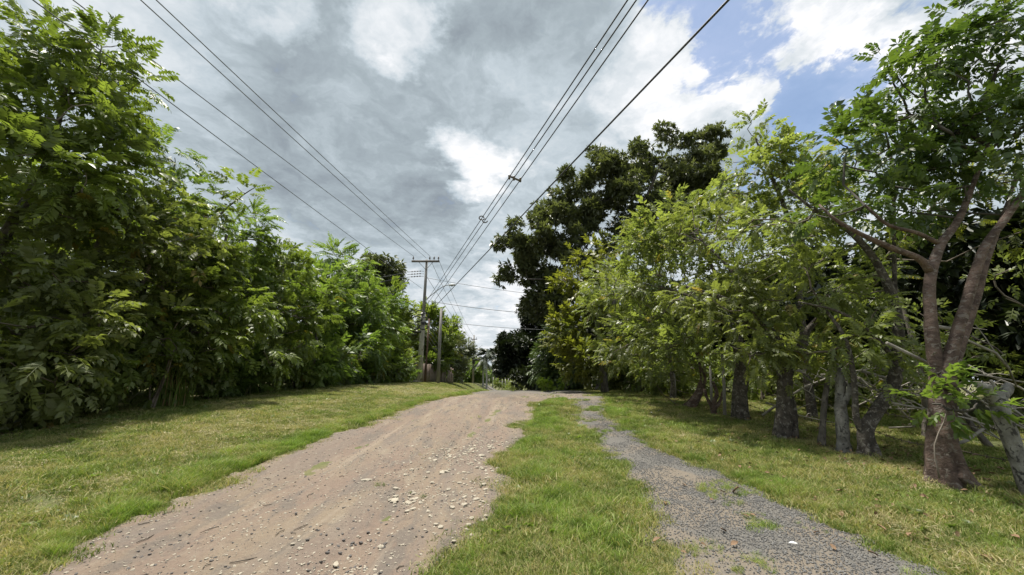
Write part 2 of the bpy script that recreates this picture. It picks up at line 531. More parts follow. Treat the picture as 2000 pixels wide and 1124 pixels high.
def make_ground_mats():
    m, t, out = new_mat('turf_soil')
    pos = t.new('ShaderNodeNewGeometry').outputs['Position']
    n1 = t.noise(pos, 0.55, 5.0, 0.6)
    n2 = t.noise(pos, 5.0, 6.0, 0.65)
    n3 = t.noise(pos, 40.0, 4.0, 0.6)
    c = t.mix(t.ramp(n2, 0.3, 0.7), (0.095, 0.115, 0.033), (0.155, 0.16, 0.055))
    c = t.mix(t.ramp(n1, 0.5, 0.68, 0.0, 0.75), c, (0.21, 0.165, 0.095))
    c = t.mix(t.ramp(n3, 0.35, 0.7, 0.0, 0.6), c, (0.06, 0.055, 0.022))
    pr = t.new('ShaderNodeBsdfPrincipled', {'Base Color': c, 'Roughness': 0.95})
    b = t.new('ShaderNodeBump', {'Height': n3, 'Strength': 0.8, 'Distance': 0.03})
    t.l.new(b.outputs[0], pr.inputs['Normal'])
    t.l.new(pr.outputs[0], out.inputs[0])
    M['turf'] = m

    m, t, out = new_mat('dirt')
    pos = t.new('ShaderNodeNewGeometry').outputs['Position']
    st = t.new('ShaderNodeMapping', {0: pos, 2: (0, 0, 0.16), 3: (1.0, 0.3, 1.0)}).outputs[0]
    n1 = t.noise(st, 1.1, 5.0, 0.6, 0.4)
    n2 = t.noise(st, 3.5, 6.0, 0.62)
    n3 = t.noise(pos, 26.0, 6.0, 0.7)
    n4 = t.noise(pos, 120.0, 3.0, 0.6)
    c = t.mix(t.ramp(n1, 0.38, 0.6), (0.206, 0.159, 0.112), (0.183, 0.133, 0.101))
    c = t.mix(t.ramp(n2, 0.48, 0.64, 0.0, 0.75), c, (0.123, 0.106, 0.090))
    c = t.mix(t.ramp(n2, 0.3, 0.44, 0.6, 0.0), c, (0.247, 0.207, 0.156))
    s2 = t.new('ShaderNodeMapping', {0: pos, 2: (0, 0, 0.3), 3: (2.6, 0.16, 1.0)}).outputs[0]
    n6 = t.noise(s2, 1.0, 5.0, 0.6, 0.3)
    c = t.mix(t.ramp(n6, 0.5, 0.64, 0.0, 0.6), c, (0.165, 0.132, 0.108))
    c = t.mix(t.ramp(n6, 0.34, 0.46, 0.55, 0.0), c, (0.275, 0.225, 0.172))
    n5 = t.noise(pos, 7.0, 6.0, 0.7, 0.8)
    c = t.mix(t.ramp(n5, 0.55, 0.7, 0.0, 0.6), c, (0.098, 0.082, 0.068))
    c = t.mix(t.ramp(n3, 0.54, 0.68, 0.0, 0.6), c, (0.276, 0.238, 0.180))
    c = t.mix(t.ramp(n3, 0.3, 0.42, 0.6, 0.0), c, (0.083, 0.065, 0.052))
    c = t.mix(t.ramp(n4, 0.56, 0.7, 0.0, 0.5), c, (0.060, 0.051, 0.044))
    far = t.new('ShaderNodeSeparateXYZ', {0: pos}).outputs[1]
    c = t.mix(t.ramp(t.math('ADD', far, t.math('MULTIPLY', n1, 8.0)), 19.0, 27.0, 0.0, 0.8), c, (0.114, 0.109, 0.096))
    pr = t.new('ShaderNodeBsdfPrincipled', {'Base Color': c, 'Roughness': 0.95})
    hh = t.math('ADD', t.math('MULTIPLY', n3, 1.0), t.math('MULTIPLY', n4, 0.35))
    b = t.new('ShaderNodeBump', {'Height': hh, 'Strength': 0.9, 'Distance': 0.02})
    t.l.new(b.outputs[0], pr.inputs['Normal'])
    t.l.new(pr.outputs[0], out.inputs[0])
    M['dirt'] = m

    m, t, out = new_mat('gravel_bed')
    pos = t.new('ShaderNodeNewGeometry').outputs['Position']
    n1 = t.noise(pos, 1.3, 5.0, 0.6, 0.3)
    vo = t.new('ShaderNodeTexVoronoi', {'Vector': pos, 'Scale': 55.0})
    n3 = t.noise(pos, 60.0, 5.0, 0.65)
    c = t.mix(t.ramp(n3, 0.3, 0.7), (0.075, 0.07, 0.062), (0.16, 0.15, 0.135))
    c = t.mix(t.ramp(n1, 0.44, 0.58, 0.0, 0.9), c, (0.17, 0.14, 0.106))
    pr = t.new('ShaderNodeBsdfPrincipled', {'Base Color': c, 'Roughness': 0.9})
    b = t.new('ShaderNodeBump', {'Height': vo.outputs['Distance'], 'Strength': 0.8, 'Distance': 0.015})
    b.invert = True
    t.l.new(b.outputs[0], pr.inputs['Normal'])
    t.l.new(pr.outputs[0], out.inputs[0])
    M['gravel_bed'] = m


make_ground_mats()


# ------------------------------------------------------------------ ground, road, track
def grid_mesh(name, X, Y, Z, mat, smooth=True):
    n, k = X.shape
    V = np.stack([X, Y, Z], -1).reshape(-1, 3)
    i = np.arange(n - 1)[:, None] * k
    j = np.arange(k - 1)[None]
    Q = np.stack([i + j, i + j + 1, i + k + j + 1, i + k + j], -1).reshape(-1, 4)
    return mesh_quads(name, V, Q, mat, None, smooth)


gx = np.concatenate([-np.geomspace(900, 17, 24), np.arange(-16, 16.01, 0.17), np.geomspace(17, 900, 24)])
gy = np.concatenate([np.linspace(-60, -3, 14), np.arange(-2.6, 30, 0.17), np.geomspace(30.3, 2000, 60)])
GX, GY = np.meshgrid(gx, gy)
inside = np.maximum(in_dirt(GX, GY), in_track(GX, GY))
near = sstep(60, 30, np.abs(GY)) * sstep(30, 16, np.abs(GX))
GZ = ground(GX, GY) + (vnoise(GX, GY, 1.1, 21) * 0.06 + vnoise(GX, GY, 0.3, 22) * 0.03) * near * (1 - sstep(-0.4, 0.1, inside)) - 0.07 * sstep(-0.05, 0.35, inside)
link('ground', grid_mesh('ground', GX, GY, GZ, M['turf']), kind='structure')


def dirt_height(x, y):
    d = in_dirt(x, y)
    mid = 0.5 * (road_l(y) + dirt_r(y))
    w = np.minimum(dirt_r(y) - road_l(y), 4.6)
    rut = np.exp(-((x - mid + 0.27 * w) / 0.32) ** 2) + np.exp(-((x - mid - 0.2 * w) / 0.32) ** 2)
    fade = sstep(40, 14, y)
    z = ground(x, y) + 0.014 - 0.07 * rut * sstep(0.1, 0.5, d)
    z = z + (vnoise(x, y * 0.5, 0.7, 31) * 0.075 + vnoise(x, y, 0.16, 33) * 0.03 + vnoise(x, y, 0.05, 35) * 0.012) * fade
    return z - 0.08 * (1 - sstep(-0.12, 0.12, d))


ry = np.concatenate([np.arange(-2.5, 2.4, 0.3), np.geomspace(2.5, 34, 420), np.linspace(35, 110, 50)])
st_ = np.linspace(0, 1, 130)
RY = np.repeat(ry[:, None], len(st_), 1)
RX = (road_l(ry) - 0.5)[:, None] + (dirt_r(ry) - road_l(ry) + 1.0)[:, None] * st_[None]
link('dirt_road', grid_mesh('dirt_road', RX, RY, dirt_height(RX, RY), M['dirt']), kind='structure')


def track_height(x, y):
    d = in_track(x, y)
    z = ground(x, y) + 0.008 + vnoise(x, y, 0.6, 41) * 0.04 + vnoise(x, y, 0.12, 43) * 0.02
    return z - 0.08 * (1 - sstep(-0.12, 0.15, d))


ty = np.concatenate([np.arange(-2.5, 2.4, 0.3), np.geomspace(2.5, 18, 240)])
TY = np.repeat(ty[:, None], 70, 1)
TX = (track_l(ty) - 0.5)[:, None] + (track_r(ty) - track_l(ty) + 1.0)[:, None] * np.linspace(0, 1, 70)[None]
link('gravel_track', grid_mesh('gravel_track', TX, TY, track_height(TX, TY), M['gravel_bed']), kind='structure')


# ------------------------------------------------------------------ leaf sprays (templates: x along the stalk, z up)
def leaflet(base, d, up, L, w, sag=0.12, fine=True):
    base, d, up = (np.asarray(a, float) for a in (base, d, up))
    d = d / np.linalg.norm(d)
    side = np.cross(up, d)
    side /= np.linalg.norm(side) + 1e-9
    n = np.cross(d, side)
    tip = base + d * L - n * sag * L
    mid = base + d * L * 0.5 - n * 0.0
    l = base + d * L * 0.45 + side * w * 0.5 + n * w * 0.14 * (1 if fine else 0)
    r = base + d * L * 0.45 - side * w * 0.5 + n * w * 0.14 * (1 if fine else 0)
    if fine:
        return [base, l, tip, r, mid], [(0, 1, 2, 4), (0, 4, 2, 3)]
    return [base, l, tip, r], [(0, 1, 2, 3)]


class Spray:
    def __init__(self):
        self.V, self.Q = [], []

    def add(self, vq):
        v, q = vq
        n = len(self.V)
        self.V += [np.asarray(a, float) for a in v]
        self.Q += [tuple(i + n for i in f) for f in q]

    def done(self):
        return np.array(self.V), np.array(self.Q)


def pinnate(pairs, L, ll, lw, droop, seed, fine=True, ang=62):
    r = random.Random(seed)
    s = Spray()
    C = lambda t: np.array((L * t * (1 - 0.25 * droop * t), 0.06 * L * math.sin(2 * t + seed), -droop * L * t * t))
    for k in range(2):
        a, b = C(k / 2), C((k + 1) / 2)
        h = np.array((0, 0.004, 0))
        s.add(([a - h, a + h, b + h, b - h], [(0, 1, 2, 3)]))
    for i in range(pairs):
        t = 0.18 + 0.78 * (i + 0.5) / pairs
        p = C(t)
        tg = C(t + 0.05) - p
        tg /= np.linalg.norm(tg)
        sz = (0.72 + 0.5 * math.sin(math.pi * min(1, t * 0.95 + 0.05))) * r.uniform(0.85, 1.12)
        for sd in (1, -1):
            a = math.radians(ang + r.uniform(-12, 12))
            d = tg * math.cos(a) + np.array((0, sd, 0)) * math.sin(a) + np.array((0, 0, r.uniform(-0.45, 0.05)))
            s.add(leaflet(p, d, (r.uniform(-.25, .25), r.uniform(-.25, .25), 1), ll * sz, lw * sz, 0.16, fine))
    s.add(leaflet(C(0.98), C(1) - C(0.9), (0, 0, 1), ll, lw, 0.2, fine))
    return s.done()


def twig(n, L, ll, lw, seed, fine=True, spread=0.8):
    r = random.Random(seed)
    s = Spray()
    h = np.array((0, 0.004, 0))
    e = np.array((L, 0, -0.05 * L))
    s.add(([-h, h, e + h, e - h], [(0, 1, 2, 3)]))
    for i in range(n):
        t = 0.15 + 0.85 * (i + 0.5) / n
        az = i * 2.4 + r.uniform(-.4, .4)
        d = np.array((0.55 + 0.5 * t, math.cos(az) * spread, math.sin(az) * spread * 0.6 - 0.1))
        z = r.uniform(0.75, 1.15)
        s.add(leaflet(np.array((L * t, 0, -0.05 * L * t)), d, (r.uniform(-.4, .4), r.uniform(-.4, .4), 1), ll * z, lw * z, 0.18, fine))
    return s.done()


def rosette(n, ll, lw, seed):
    r = random.Random(seed)
    s = Spray()
    for i in range(n):
        az = i * 2.4 + r.uniform(-.3, .3)
        d = np.array((0.35 + r.uniform(-.2, .4), math.cos(az), math.sin(az) * 0.7 - 0.35))
        z = r.uniform(0.75, 1.15)
        s.add(leaflet(np.array((r.uniform(0, 0.1), 0, 0)), d, (r.uniform(-.3, .3), 0, 1), ll * z, lw * z, 0.3, False))
    return s.done()


SPRAY = {
    'pinnate': [pinnate(6, 0.52, 0.17, 0.075, 0.35, i) for i in range(3)],
    'pinnate_long': [pinnate(9, 0.62, 0.13, 0.045, 0.4, 20 + i, False) for i in range(3)],
    'pinnate_small': [pinnate(5, 0.34, 0.12, 0.058, 0.35, 40 + i, True) for i in range(3)],
    'pinnate_fence': [pinnate(6, 0.31, 0.082, 0.04, 0.4, 50 + i, False) for i in range(3)],
    'twig': [twig(8, 0.3, 0.14, 0.07, 60 + i, False) for i in range(3)],
    'twig_big': [twig(9, 0.55, 0.3, 0.14, 70 + i, False) for i in range(3)],
    'twig_fine': [twig(9, 0.3, 0.15, 0.085, 80 + i, True) for i in range(2)],
    'rosette': [rosette(11, 0.28, 0.1, 90 + i) for i in range(3)],
    'rosette_big': [rosette(10, 0.5, 0.13, 95 + i) for i in range(3)],
}


def scatter_sprays(temps, P, D, S, tints, rng):
    """place spray templates: P positions, D directions, S sizes -> (V, Q, tint, matrices, template index)"""
    n = len(P)
    D = D / (np.linalg.norm(D, axis=1)[:, None] + 1e-9)
    up = np.tile(np.array((0.0, 0, 1)), (n, 1)) + rng.normal(0, 0.33, (n, 3))
    Yv = np.cross(up, D)
    Yv /= np.linalg.norm(Yv, axis=1)[:, None] + 1e-9
    Zv = np.cross(D, Yv)
    R = np.stack([D, Yv, Zv], -1) * S[:, None, None]
    idx = rng.integers(0, len(temps), n)
    return R, idx


def sprays_mesh(temps, P, R, idx, tint, rng):
    Vs, Qs, Ts, off = [], [], [], 0
    for k, (tv, tq) in enumerate(temps):
        m = idx == k
        if not m.any():
            continue
        V = np.einsum('nij,vj->nvi', R[m], tv) + P[m][:, None, :]
        nv = len(tv)
        q = tq[None] + (np.arange(m.sum()) * nv)[:, None, None] + off
        Vs.append(V.reshape(-1, 3))
        Qs.append(q.reshape(-1, 4))
        Ts.append(np.repeat(tint[m], nv))
        off += m.sum() * nv
    return np.vstack(Vs), np.vstack(Qs), np.concatenate(Ts)


_spray_cache = {}


def spray_mesh(kind, k, mat):
    key = (kind, k, mat.name)
    if key not in _spray_cache:
        tv, tq = SPRAY[kind][k]
        _spray_cache[key] = mesh_quads('compound_leaf', tv, tq, mat, {'tint': np.full(len(tv), 0.55)})
    return _spray_cache[key]


def smooth_path(pts, n):
    """Catmull-Rom through pts [(x,y,z,r)]"""
    p = np.asarray(pts, float)
    q = np.vstack([2 * p[0] - p[1], p, 2 * p[-1] - p[-2]])
    out = []
    m = len(p) - 1
    for t in np.linspace(0, m - 1e-6, n):
        i = int(t)
        f = t - i
        a, b, c, d = q[i], q[i + 1], q[i + 2], q[i + 3]
        out.append(0.5 * ((2 * b) + (-a + c) * f + (2 * a - 5 * b + 4 * c - d) * f * f + (-a + 3 * b - 3 * c + d) * f ** 3))
    out = np.array(out)
    out[:, 3] = np.maximum(out[:, 3], 0.004)
    return out


def build_tree(name, label, cat, base, stems, blobs, leaf, lmat, bark, tmat, per=14, cr=0.55, size=1.0, seed=1, group=None,
               single=0, dens=1.0, droop=0.25, gaps=0.25, up=0.25, stem_sides=12, lump=0.1, limb_names=None, shell=0.5, floor=0.25):
    """stems: lists of (x, y, z, r) in world space; blobs: (centre, radii) in world space"""
    rng = np.random.default_rng(seed)
    base = np.array(base, float)
    root = thing(name, label, cat, tuple(base), group)
    nodes = []
    for si, st in enumerate(stems):
        L = sum(np.linalg.norm(np.array(st[i + 1][:3]) - np.array(st[i][:3])) for i in range(len(st) - 1))
        pth = smooth_path(st, max(6, min(60, int(L / 0.14))))
        mb = MB()
        q = pth.copy()
        q[:, :3] -= base
        mb.tube(q[:, :3], q[:, 3], stem_sides * (2 if lump > 0.09 and si == 0 and stem_sides >= 12 else 1), True, lump, seed * 13 + si, 0.55 if si == 0 else 0.0)
        link('trunk' if si == 0 else 'limb', mb.mesh('trunk', bark, True), root)
        for i in range(0, len(pth), max(1, len(pth) // 14)):
            nodes.append((pth[i, :3], pth[i, 3]))
    n0 = len(nodes)
    cl, own = [], []
    for c, r in blobs:
        c, r = np.array(c, float), np.array(r, float)
        area = (r[0] * r[1] + r[1] * r[2] + r[0] * r[2]) / 3.0
        n = max(3, int(dens * 1.5 * area / (cr * cr) + 0.5))
        d = rng.normal(0, 1, (n, 3))
        d /= np.linalg.norm(d, axis=1)[:, None]
        k = shell + (1 - shell) * rng.random(n) ** 0.6
        p = c + d * r * k[:, None]
        keep = p[:, 2] > ground(p[:, 0], p[:, 1]) + floor
        keep &= rng.random(n) > gaps * 0.5
        for a in p[keep]:
            cl.append(a)
            own.append(c)
    cl, own = np.array(cl), np.array(own)
    # connect clusters to the wood
    tp = np.array([n[0] for n in nodes])
    dist = np.min(np.linalg.norm(cl[:, None] - tp[None], axis=2), axis=1)
    order = np.argsort(dist)
    npos = np.vstack([tp, np.zeros((len(cl), 3))])
    npath = np.concatenate([np.zeros(n0), np.zeros(len(cl))])
    par = -np.ones(len(npos), int)
    cnt = n0
    ids = []
    for o in order:
        p = cl[o]
        dd = np.linalg.norm(npos[:cnt] - p, axis=1)
        cost = dd + 0.45 * npath[:cnt] + 0.5 * np.maximum(0, npos[:cnt, 2] - p[2])
        b = int(np.argmin(cost))
        npos[cnt] = p
        par[cnt] = b
        npath[cnt] = npath[b] + dd[b]
        ids.append(o)
        cnt += 1
    load = np.zeros(cnt)
    load[n0:] = 1
    for i in range(cnt - 1, n0 - 1, -1):
        load[par[i]] += load[i]
    mb = MB()
    for i in range(n0, cnt):
        a, b = npos[par[i]], npos[i]
        L = np.linalg.norm(b - a)
        ra, rb = 0.009 * math.sqrt(load[i]) + 0.006, 0.007 * math.sqrt(load[i]) + 0.003
        mid = (a + b) / 2 + rng.normal(0, 0.07, 3) * L + np.array((0, 0, -0.05 * L))
        pts = np.array([a, (a + mid) / 2 + rng.normal(0, 0.02, 3) * L, mid, (mid + b) / 2 + rng.normal(0, 0.03, 3) * L, b]) - base
        mb.tube(pts, np.linspace(ra, rb, 5), 4 if load[i] < 6 else 6, False)
    if mb.n:
        link('twig', mb.mesh('twigs', tmat, True), root, kind='stuff')
    # sprays
    nc = len(cl)
    npc = np.maximum(2, rng.normal(per, per * 0.3, nc).astype(int))
    ci = np.repeat(np.arange(nc), npc)
    n = len(ci)
    d = rng.normal(0, 1, (n, 3))
    d /= np.linalg.norm(d, axis=1)[:, None]
    rr = rng.random(n) ** 0.5
    csz = rng.uniform(0.75, 1.3, nc)
    P = cl[ci] + d * (cr * csz[ci] * rr)[:, None] * np.array((1, 1, 0.8))
    outw = cl[ci] - own[ci]
    outw /= np.linalg.norm(outw, axis=1)[:, None] + 1e-6
    D = d * 0.8 + outw * 0.7 + np.array((0, 0, up)) + rng.normal(0, 0.25, (n, 3))
    D[:, 2] -= droop * rng.random(n) * 2
    S = rng.uniform(0.7, 1.25, n) * size
    keep = P[:, 2] > ground(P[:, 0], P[:, 1]) + 0.12
    tint = np.clip(rng.normal(0.47, 0.26, nc)[ci] + rng.normal(0, 0.14, n), 0, 0.9)
    tint[rng.random(n) < 0.018] = 1.0
    P, D, S, tint = P[keep], D[keep], S[keep], tint[keep]
    R, idx = scatter_sprays(SPRAY[leaf], P, D, S, tint, rng)
    pick = np.zeros(len(P), bool)
    if single:
        score = np.linalg.norm(P - np.array((0, 0, EYE)), axis=1) + rng.random(len(P)) * 1.2
        pick[np.argsort(score)[:min(single, len(P) * 2 // 3)]] = True
        for i in np.nonzero(pick)[0]:
            o = bpy.data.objects.new('compound_leaf', spray_mesh(leaf, int(idx[i]), lmat))
            COL.objects.link(o)
            o.parent = root
            mm = Matrix(R[i].tolist()).to_4x4()
            mm.translation = Vector((P[i] - base).tolist())
            o.matrix_basis = mm
    V, Q, T = sprays_mesh(SPRAY[leaf], P[~pick] - base, R[~pick], idx[~pick], tint[~pick], rng)
    link('crown', mesh_quads('crown', V, Q, lmat, {'tint': T}), root, kind='stuff')
    return root


def B(u, v, Y, ru, rv, rd=None):
    """a leaf mass: centre at photo point (u, v) and depth Y; half-width ru, half-height rv in photo pixels at that depth; rd metres deep"""
    d = px_dir(u, v)
    s = Y / d.y
    k = s * 1.0
    return (at(u, v, Y), (ru * k, rd if rd else 0.5 * (ru + rv) * k, rv * k))


def stem(pts):
    """[(u, v, Y, radius m)] -> world"""
    out = []
    for u, v, Y, r in pts:
        d = px_dir(u, v)
        out.append(tuple(at(u, v, Y)) + (r * 0.95 * d.y / math.hypot(d.x, d.y),))
    return out


def vstem(x, y, h, r0, r1, lean=(0, 0), seed=0, n=5):
    r = random.Random(seed)
    z0 = gz(x, y) - 0.15
    out = []
    for i in range(n):
        t = i / (n - 1)
        out.append((x + lean[0] * t + r.uniform(-.12, .12) * (0 < i), y + lean[1] * t + r.uniform(-.12, .12) * (0 < i), z0 + (h + 0.15) * t, (r0 * (1.35 if i == 0 else 1)) * (1 - t) + r1 * t))
    return out


def W3(x, y, z, rx, ry, rz):
    return ((x, y, gz(x, y) + z), (rx, ry, rz))


# ------------------------------------------------------------------ trees on the left of the road
LG = 'trees of the overgrown hedge left of the road'
build_tree('leafy_tree', 'tallest tree at the near end of the left hedge with feathery leaves against the sky', 'tree', (-11.9, 7.8, gz(-11.9, 7.8)),
           [vstem(-11.9, 7.8, 8.3, 0.16, 0.04, (0.5, 0.3), 1), vstem(-12.1, 7.4, 7.5, 0.12, 0.03, (0.4, -1.2), 2)],
           [B(40, 75, 7.0, 80, 60), B(70, 90, 7.2, 50, 50), B(195, 120, 8.2, 55, 60), B(150, 160, 8.0, 60, 50), B(240, 180, 8.3, 40, 40), B(130, 230, 7.8, 100, 70), B(40, 200, 7.0, 80, 70), B(60, 350, 7.3, 110, 100), B(190, 330, 8.2, 70, 70)],
           'pinnate', M['leaf_left'], M['bark_grey'], M['twig'], per=15, cr=0.5, seed=11, group=LG, single=140, dens=1.9, gaps=0.15)
build_tree('leafy_tree', 'tree with olive leaves filling the left hedge below the tallest crown', 'tree', (-10.9, 8.9, gz(-10.9, 8.9)),
           [vstem(-10.9, 8.9, 5.5, 0.14, 0.04, (0.2, 0.2), 3), vstem(-10.7, 9.2, 4.5, 0.09, 0.03, (0.8, 0.5), 4)],
           [B(240, 410, 9.2, 90, 80), B(180, 500, 8.6, 130, 100), B(90, 560, 7.6, 120, 110), B(310, 520, 9.8, 100, 90), B(60, 680, 7.4, 120, 120), B(230, 650, 9.0, 130, 110)],
           'pinnate_small', M['leaf_olive'], M['bark_grey'], M['twig'], per=17, cr=0.5, seed=12, group=LG, single=110, dens=1.7, size=1.25)
build_tree('leafy_tree', 'small tree with long drooping fern-like leaves behind the tall left crown', 'tree', (-11.2, 10.6, gz(-11.2, 10.6)),
           [vstem(-11.2, 10.6, 7.0, 0.11, 0.03, (0.2, 0.1), 5)],
           [B(312, 300, 10.4, 34, 36), B(320, 380, 10.6, 50, 50), B(285, 290, 10.2, 34, 34)],
           'pinnate_long', M['leaf_fresh'], M['bark_grey'], M['twig'], per=14, cr=0.45, seed=13, group=LG, single=50, dens=1.8)
build_tree('leafy_tree', 'tree with a long branch of feathery leaves reaching out over the left verge', 'tree', (-10.4, 11.8, gz(-10.4, 11.8)),
           [vstem(-10.4, 11.8, 5.6, 0.12, 0.04, (0.4, 0.3), 6), stem([(395, 470, 11.8, 0.06), (430, 420, 11.9, 0.045), (470, 385, 11.9, 0.03), (500, 365, 11.8, 0.015)])],
           [B(415, 405, 11.6, 36, 26), B(468, 378, 11.8, 24, 12), B(370, 450, 11.2, 60, 45), B(400, 520, 11.6, 80, 70), B(350, 620, 10.6, 110, 90), B(450, 600, 12.0, 90, 70)],
           'pinnate', M['leaf_left'], M['bark_grey'], M['twig'], per=13, cr=0.48, seed=14, group=LG, single=90, dens=1.7, size=0.95)
build_tree('leafy_tree', 'fresh green sapling rising above the left hedge beside the feathery branch', 'tree', (-10.0, 13.4, gz(-10.0, 13.4)),
           [vstem(-10.0, 13.4, 6.0, 0.08, 0.02, (0.2, 0.2), 7)],
           [B(475, 440, 13.3, 32, 36), B(470, 490, 13.4, 50, 40), B(440, 550, 13.0, 60, 60)],
           'pinnate_long', M['leaf_fresh'], M['bark_grey'], M['twig'], per=15, cr=0.45, seed=15, group=LG, single=40, dens=2.0)
build_tree('leafy_tree', 'hedge tree with pale tiered leaves hanging low over the grass edge', 'tree', (-9.9, 14.6, gz(-9.9, 14.6)),
           [vstem(-9.9, 14.6, 5.6, 0.12, 0.03, (0.2, 0.4), 8), vstem(-9.7, 14.2, 3.5, 0.08, 0.02, (0.9, -0.5), 9)],
           [B(560, 480, 15.0, 40, 24), B(545, 530, 14.8, 60, 45), B(500, 590, 14.0, 80, 60), B(570, 640, 14.2, 42, 60), B(510, 690, 13.0, 70, 55), B(590, 580, 16, 60, 60)],
           'pinnate', M['leaf_left'], M['bark_grey'], M['twig'], per=13, cr=0.5, seed=16, group=LG, single=80, dens=1.8, size=0.95)
build_tree('leafy_tree', 'rounded light green tree midway along the left hedge', 'tree', (-10.3, 19.0, gz(-10.3, 19.0)),
           [vstem(-10.3, 19.0, 5.0, 0.13, 0.04, (0.2, 0.2), 10)],
           [B(640, 560, 19.5, 55, 45), B(615, 620, 18.5, 70, 60), B(650, 670, 19.5, 60, 60), B(600, 700, 17.0, 60, 40)],
           'twig_big', M['leaf_fresh'], M['bark_grey'], M['twig'], per=16, cr=0.6, seed=17, group=LG, dens=1.9)
build_tree('leafy_tree', 'bushy tree with upright fern-like tips before the dark round crown', 'tree', (-10.8, 23.5, gz(-10.8, 23.5)),
           [vstem(-10.8, 23.5, 6.5, 0.14, 0.04, (0.2, 0.2), 11)],
           [B(655, 510, 23.5, 22, 24), B(690, 535, 24, 42, 36), B(700, 600, 24, 52, 50), B(690, 670, 23.5, 60, 60), B(735, 640, 26, 45, 60)],
           'pinnate_long', M['leaf_fresh'], M['bark_grey'], M['twig'], per=20, cr=0.6, seed=18, group=LG, dens=2.2, size=1.3)
build_tree('leafy_tree', 'pale green hedge tree next to the concrete utility pole', 'tree', (-10.4, 31.0, gz(-10.4, 31.0)),
           [vstem(-10.4, 31.0, 5.5, 0.14, 0.04, (0.1, 0.2), 12)],
           [B(762, 585, 31, 34, 30), B(752, 640, 30.5, 38, 48), B(758, 700, 30.5, 34, 40), B(725, 700, 28, 42, 42)],
           'twig_big', M['leaf_left'], M['bark_grey'], M['twig'], per=22, cr=0.65, seed=19, group=LG, dens=2.0, size=1.1)
build_tree('leafy_tree', 'low hedge tree close behind the foot of the concrete utility pole', 'tree', (-11.2, 38.5, gz(-11.2, 38.5)),
           [vstem(-11.2, 38.5, 6.0, 0.14, 0.04, (0.1, 0.2), 13)],
           [B(795, 625, 39.5, 18, 30), B(790, 680, 39.5, 18, 40), B(770, 715, 36, 22, 28)],
           'twig_big', M['leaf_olive'], M['bark_grey'], M['twig'], per=22, cr=0.75, seed=20, group=LG, dens=2.0, size=1.25)
dark_round = build_tree('broad_tree', 'dark round-crowned tree standing behind the left hedge above it', 'tree', (-17.4, 46, gz(-17.4, 46)),
           [vstem(-17.4, 46, 11, 0.35, 0.12, (0.2, 0.2), 14)],
           [B(740, 530, 46, 38, 40), B(705, 545, 46, 32, 34), B(770, 550, 46, 14, 28), B(735, 600, 46, 50, 40)],
           'rosette_big', M['leaf_dark'], M['bark_grey'], M['twig_dark'], per=34, cr=1.0, seed=21, dens=2.0, size=1.2, gaps=0.4)
FG = 'trees beyond the utility pole on the left'
for i, (lb, bx, by, bl, lm) in enumerate([
        ('green tree rising directly behind the board fence', -11.6, 48, [B(835, 650, 48, 24, 48), B(858, 665, 48, 26, 45), B(845, 705, 47, 34, 34)], 'leaf_left'),
        ('tree with drooping outer branches past the grey bare pole', -11.0, 60, [B(880, 690, 60, 24, 30), B(870, 665, 62, 20, 26), B(885, 720, 60, 24, 22)], 'leaf_dark'),
        ('dark tree on the skyline left of the distant pole', -10.8, 82, [B(903, 680, 82, 17, 16), B(895, 705, 82, 20, 22)], 'leaf_dark'),
        ('light green low tree around the foot of the distant pole', -10.6, 93, [B(925, 728, 93, 20, 16), B(900, 735, 93, 22, 14), B(948, 735, 95, 14, 11)], 'leaf_fresh')]):
    build_tree('leafy_tree', lb, 'tree', (bx, by, gz(bx, by)), [vstem(bx, by, 6.5, 0.2, 0.06, (0, 0), 30 + i)], bl,
               'twig_big', M[lm], M['bark_grey'], M['twig_dark'], per=26, cr=0.9, seed=30 + i, group=FG, dens=1.7, size=1.7)

# second rank behind the front trees, so that the hedge is deep
HB = build_tree('hedge_tree', 'leafy tree standing in the dark second rank behind the left hedge', 'tree', (-14.2, 9.0, gz(-14.2, 9.0)),
                [vstem(-14.2, 9.0, 6.5, 0.15, 0.05, (0.2, 0.2), 40)],
                [W3(-14.2, 9.0, 1.8, 1.7, 1.7, 1.6), W3(-13.9, 9.2, 4.2, 1.8, 1.8, 1.7), W3(-14.4, 8.8, 6.4, 1.5, 1.5, 1.2)],
                'twig_big', M['leaf_left'], M['bark_grey'], M['twig_dark'], per=20, cr=0.65, seed=40, group='second rank of the left hedge', dens=1.7)
rank2 = [HB]
for i, (x, y, s) in enumerate([(-13.0, 5.0, 1.0), (-13.6, 12.5, 0.95), (-13.2, 16, 0.88), (-13.6, 20, 0.95), (-13.4, 25, 1.0), (-14, 30, 1.0), (-14, 36, 1.0), (-13.5, 43, 0.95), (-17, 14, 1.05), (-17.5, 22, 1.1), (-12.2, 2.5, 0.9)]):
    rank2.append(copy_thing(HB, (x, y, gz(x, y)), 1.1 * i + 0.5, s))

ORD = ('nearest', 'second', 'third', 'fourth', 'fifth', 'sixth', 'seventh', 'eighth', 'ninth', 'tenth', 'eleventh', 'twelfth', 'thirteenth', 'fourteenth', 'fifteenth', 'sixteenth', 'seventeenth', 'eighteenth', 'nineteenth', 'twentieth')
for k, o in enumerate(sorted(rank2, key=lambda o: o.location.y)):
    o['label'] = 'dark leafy tree behind the left hedge, %s along its second rank' % ORD[k]

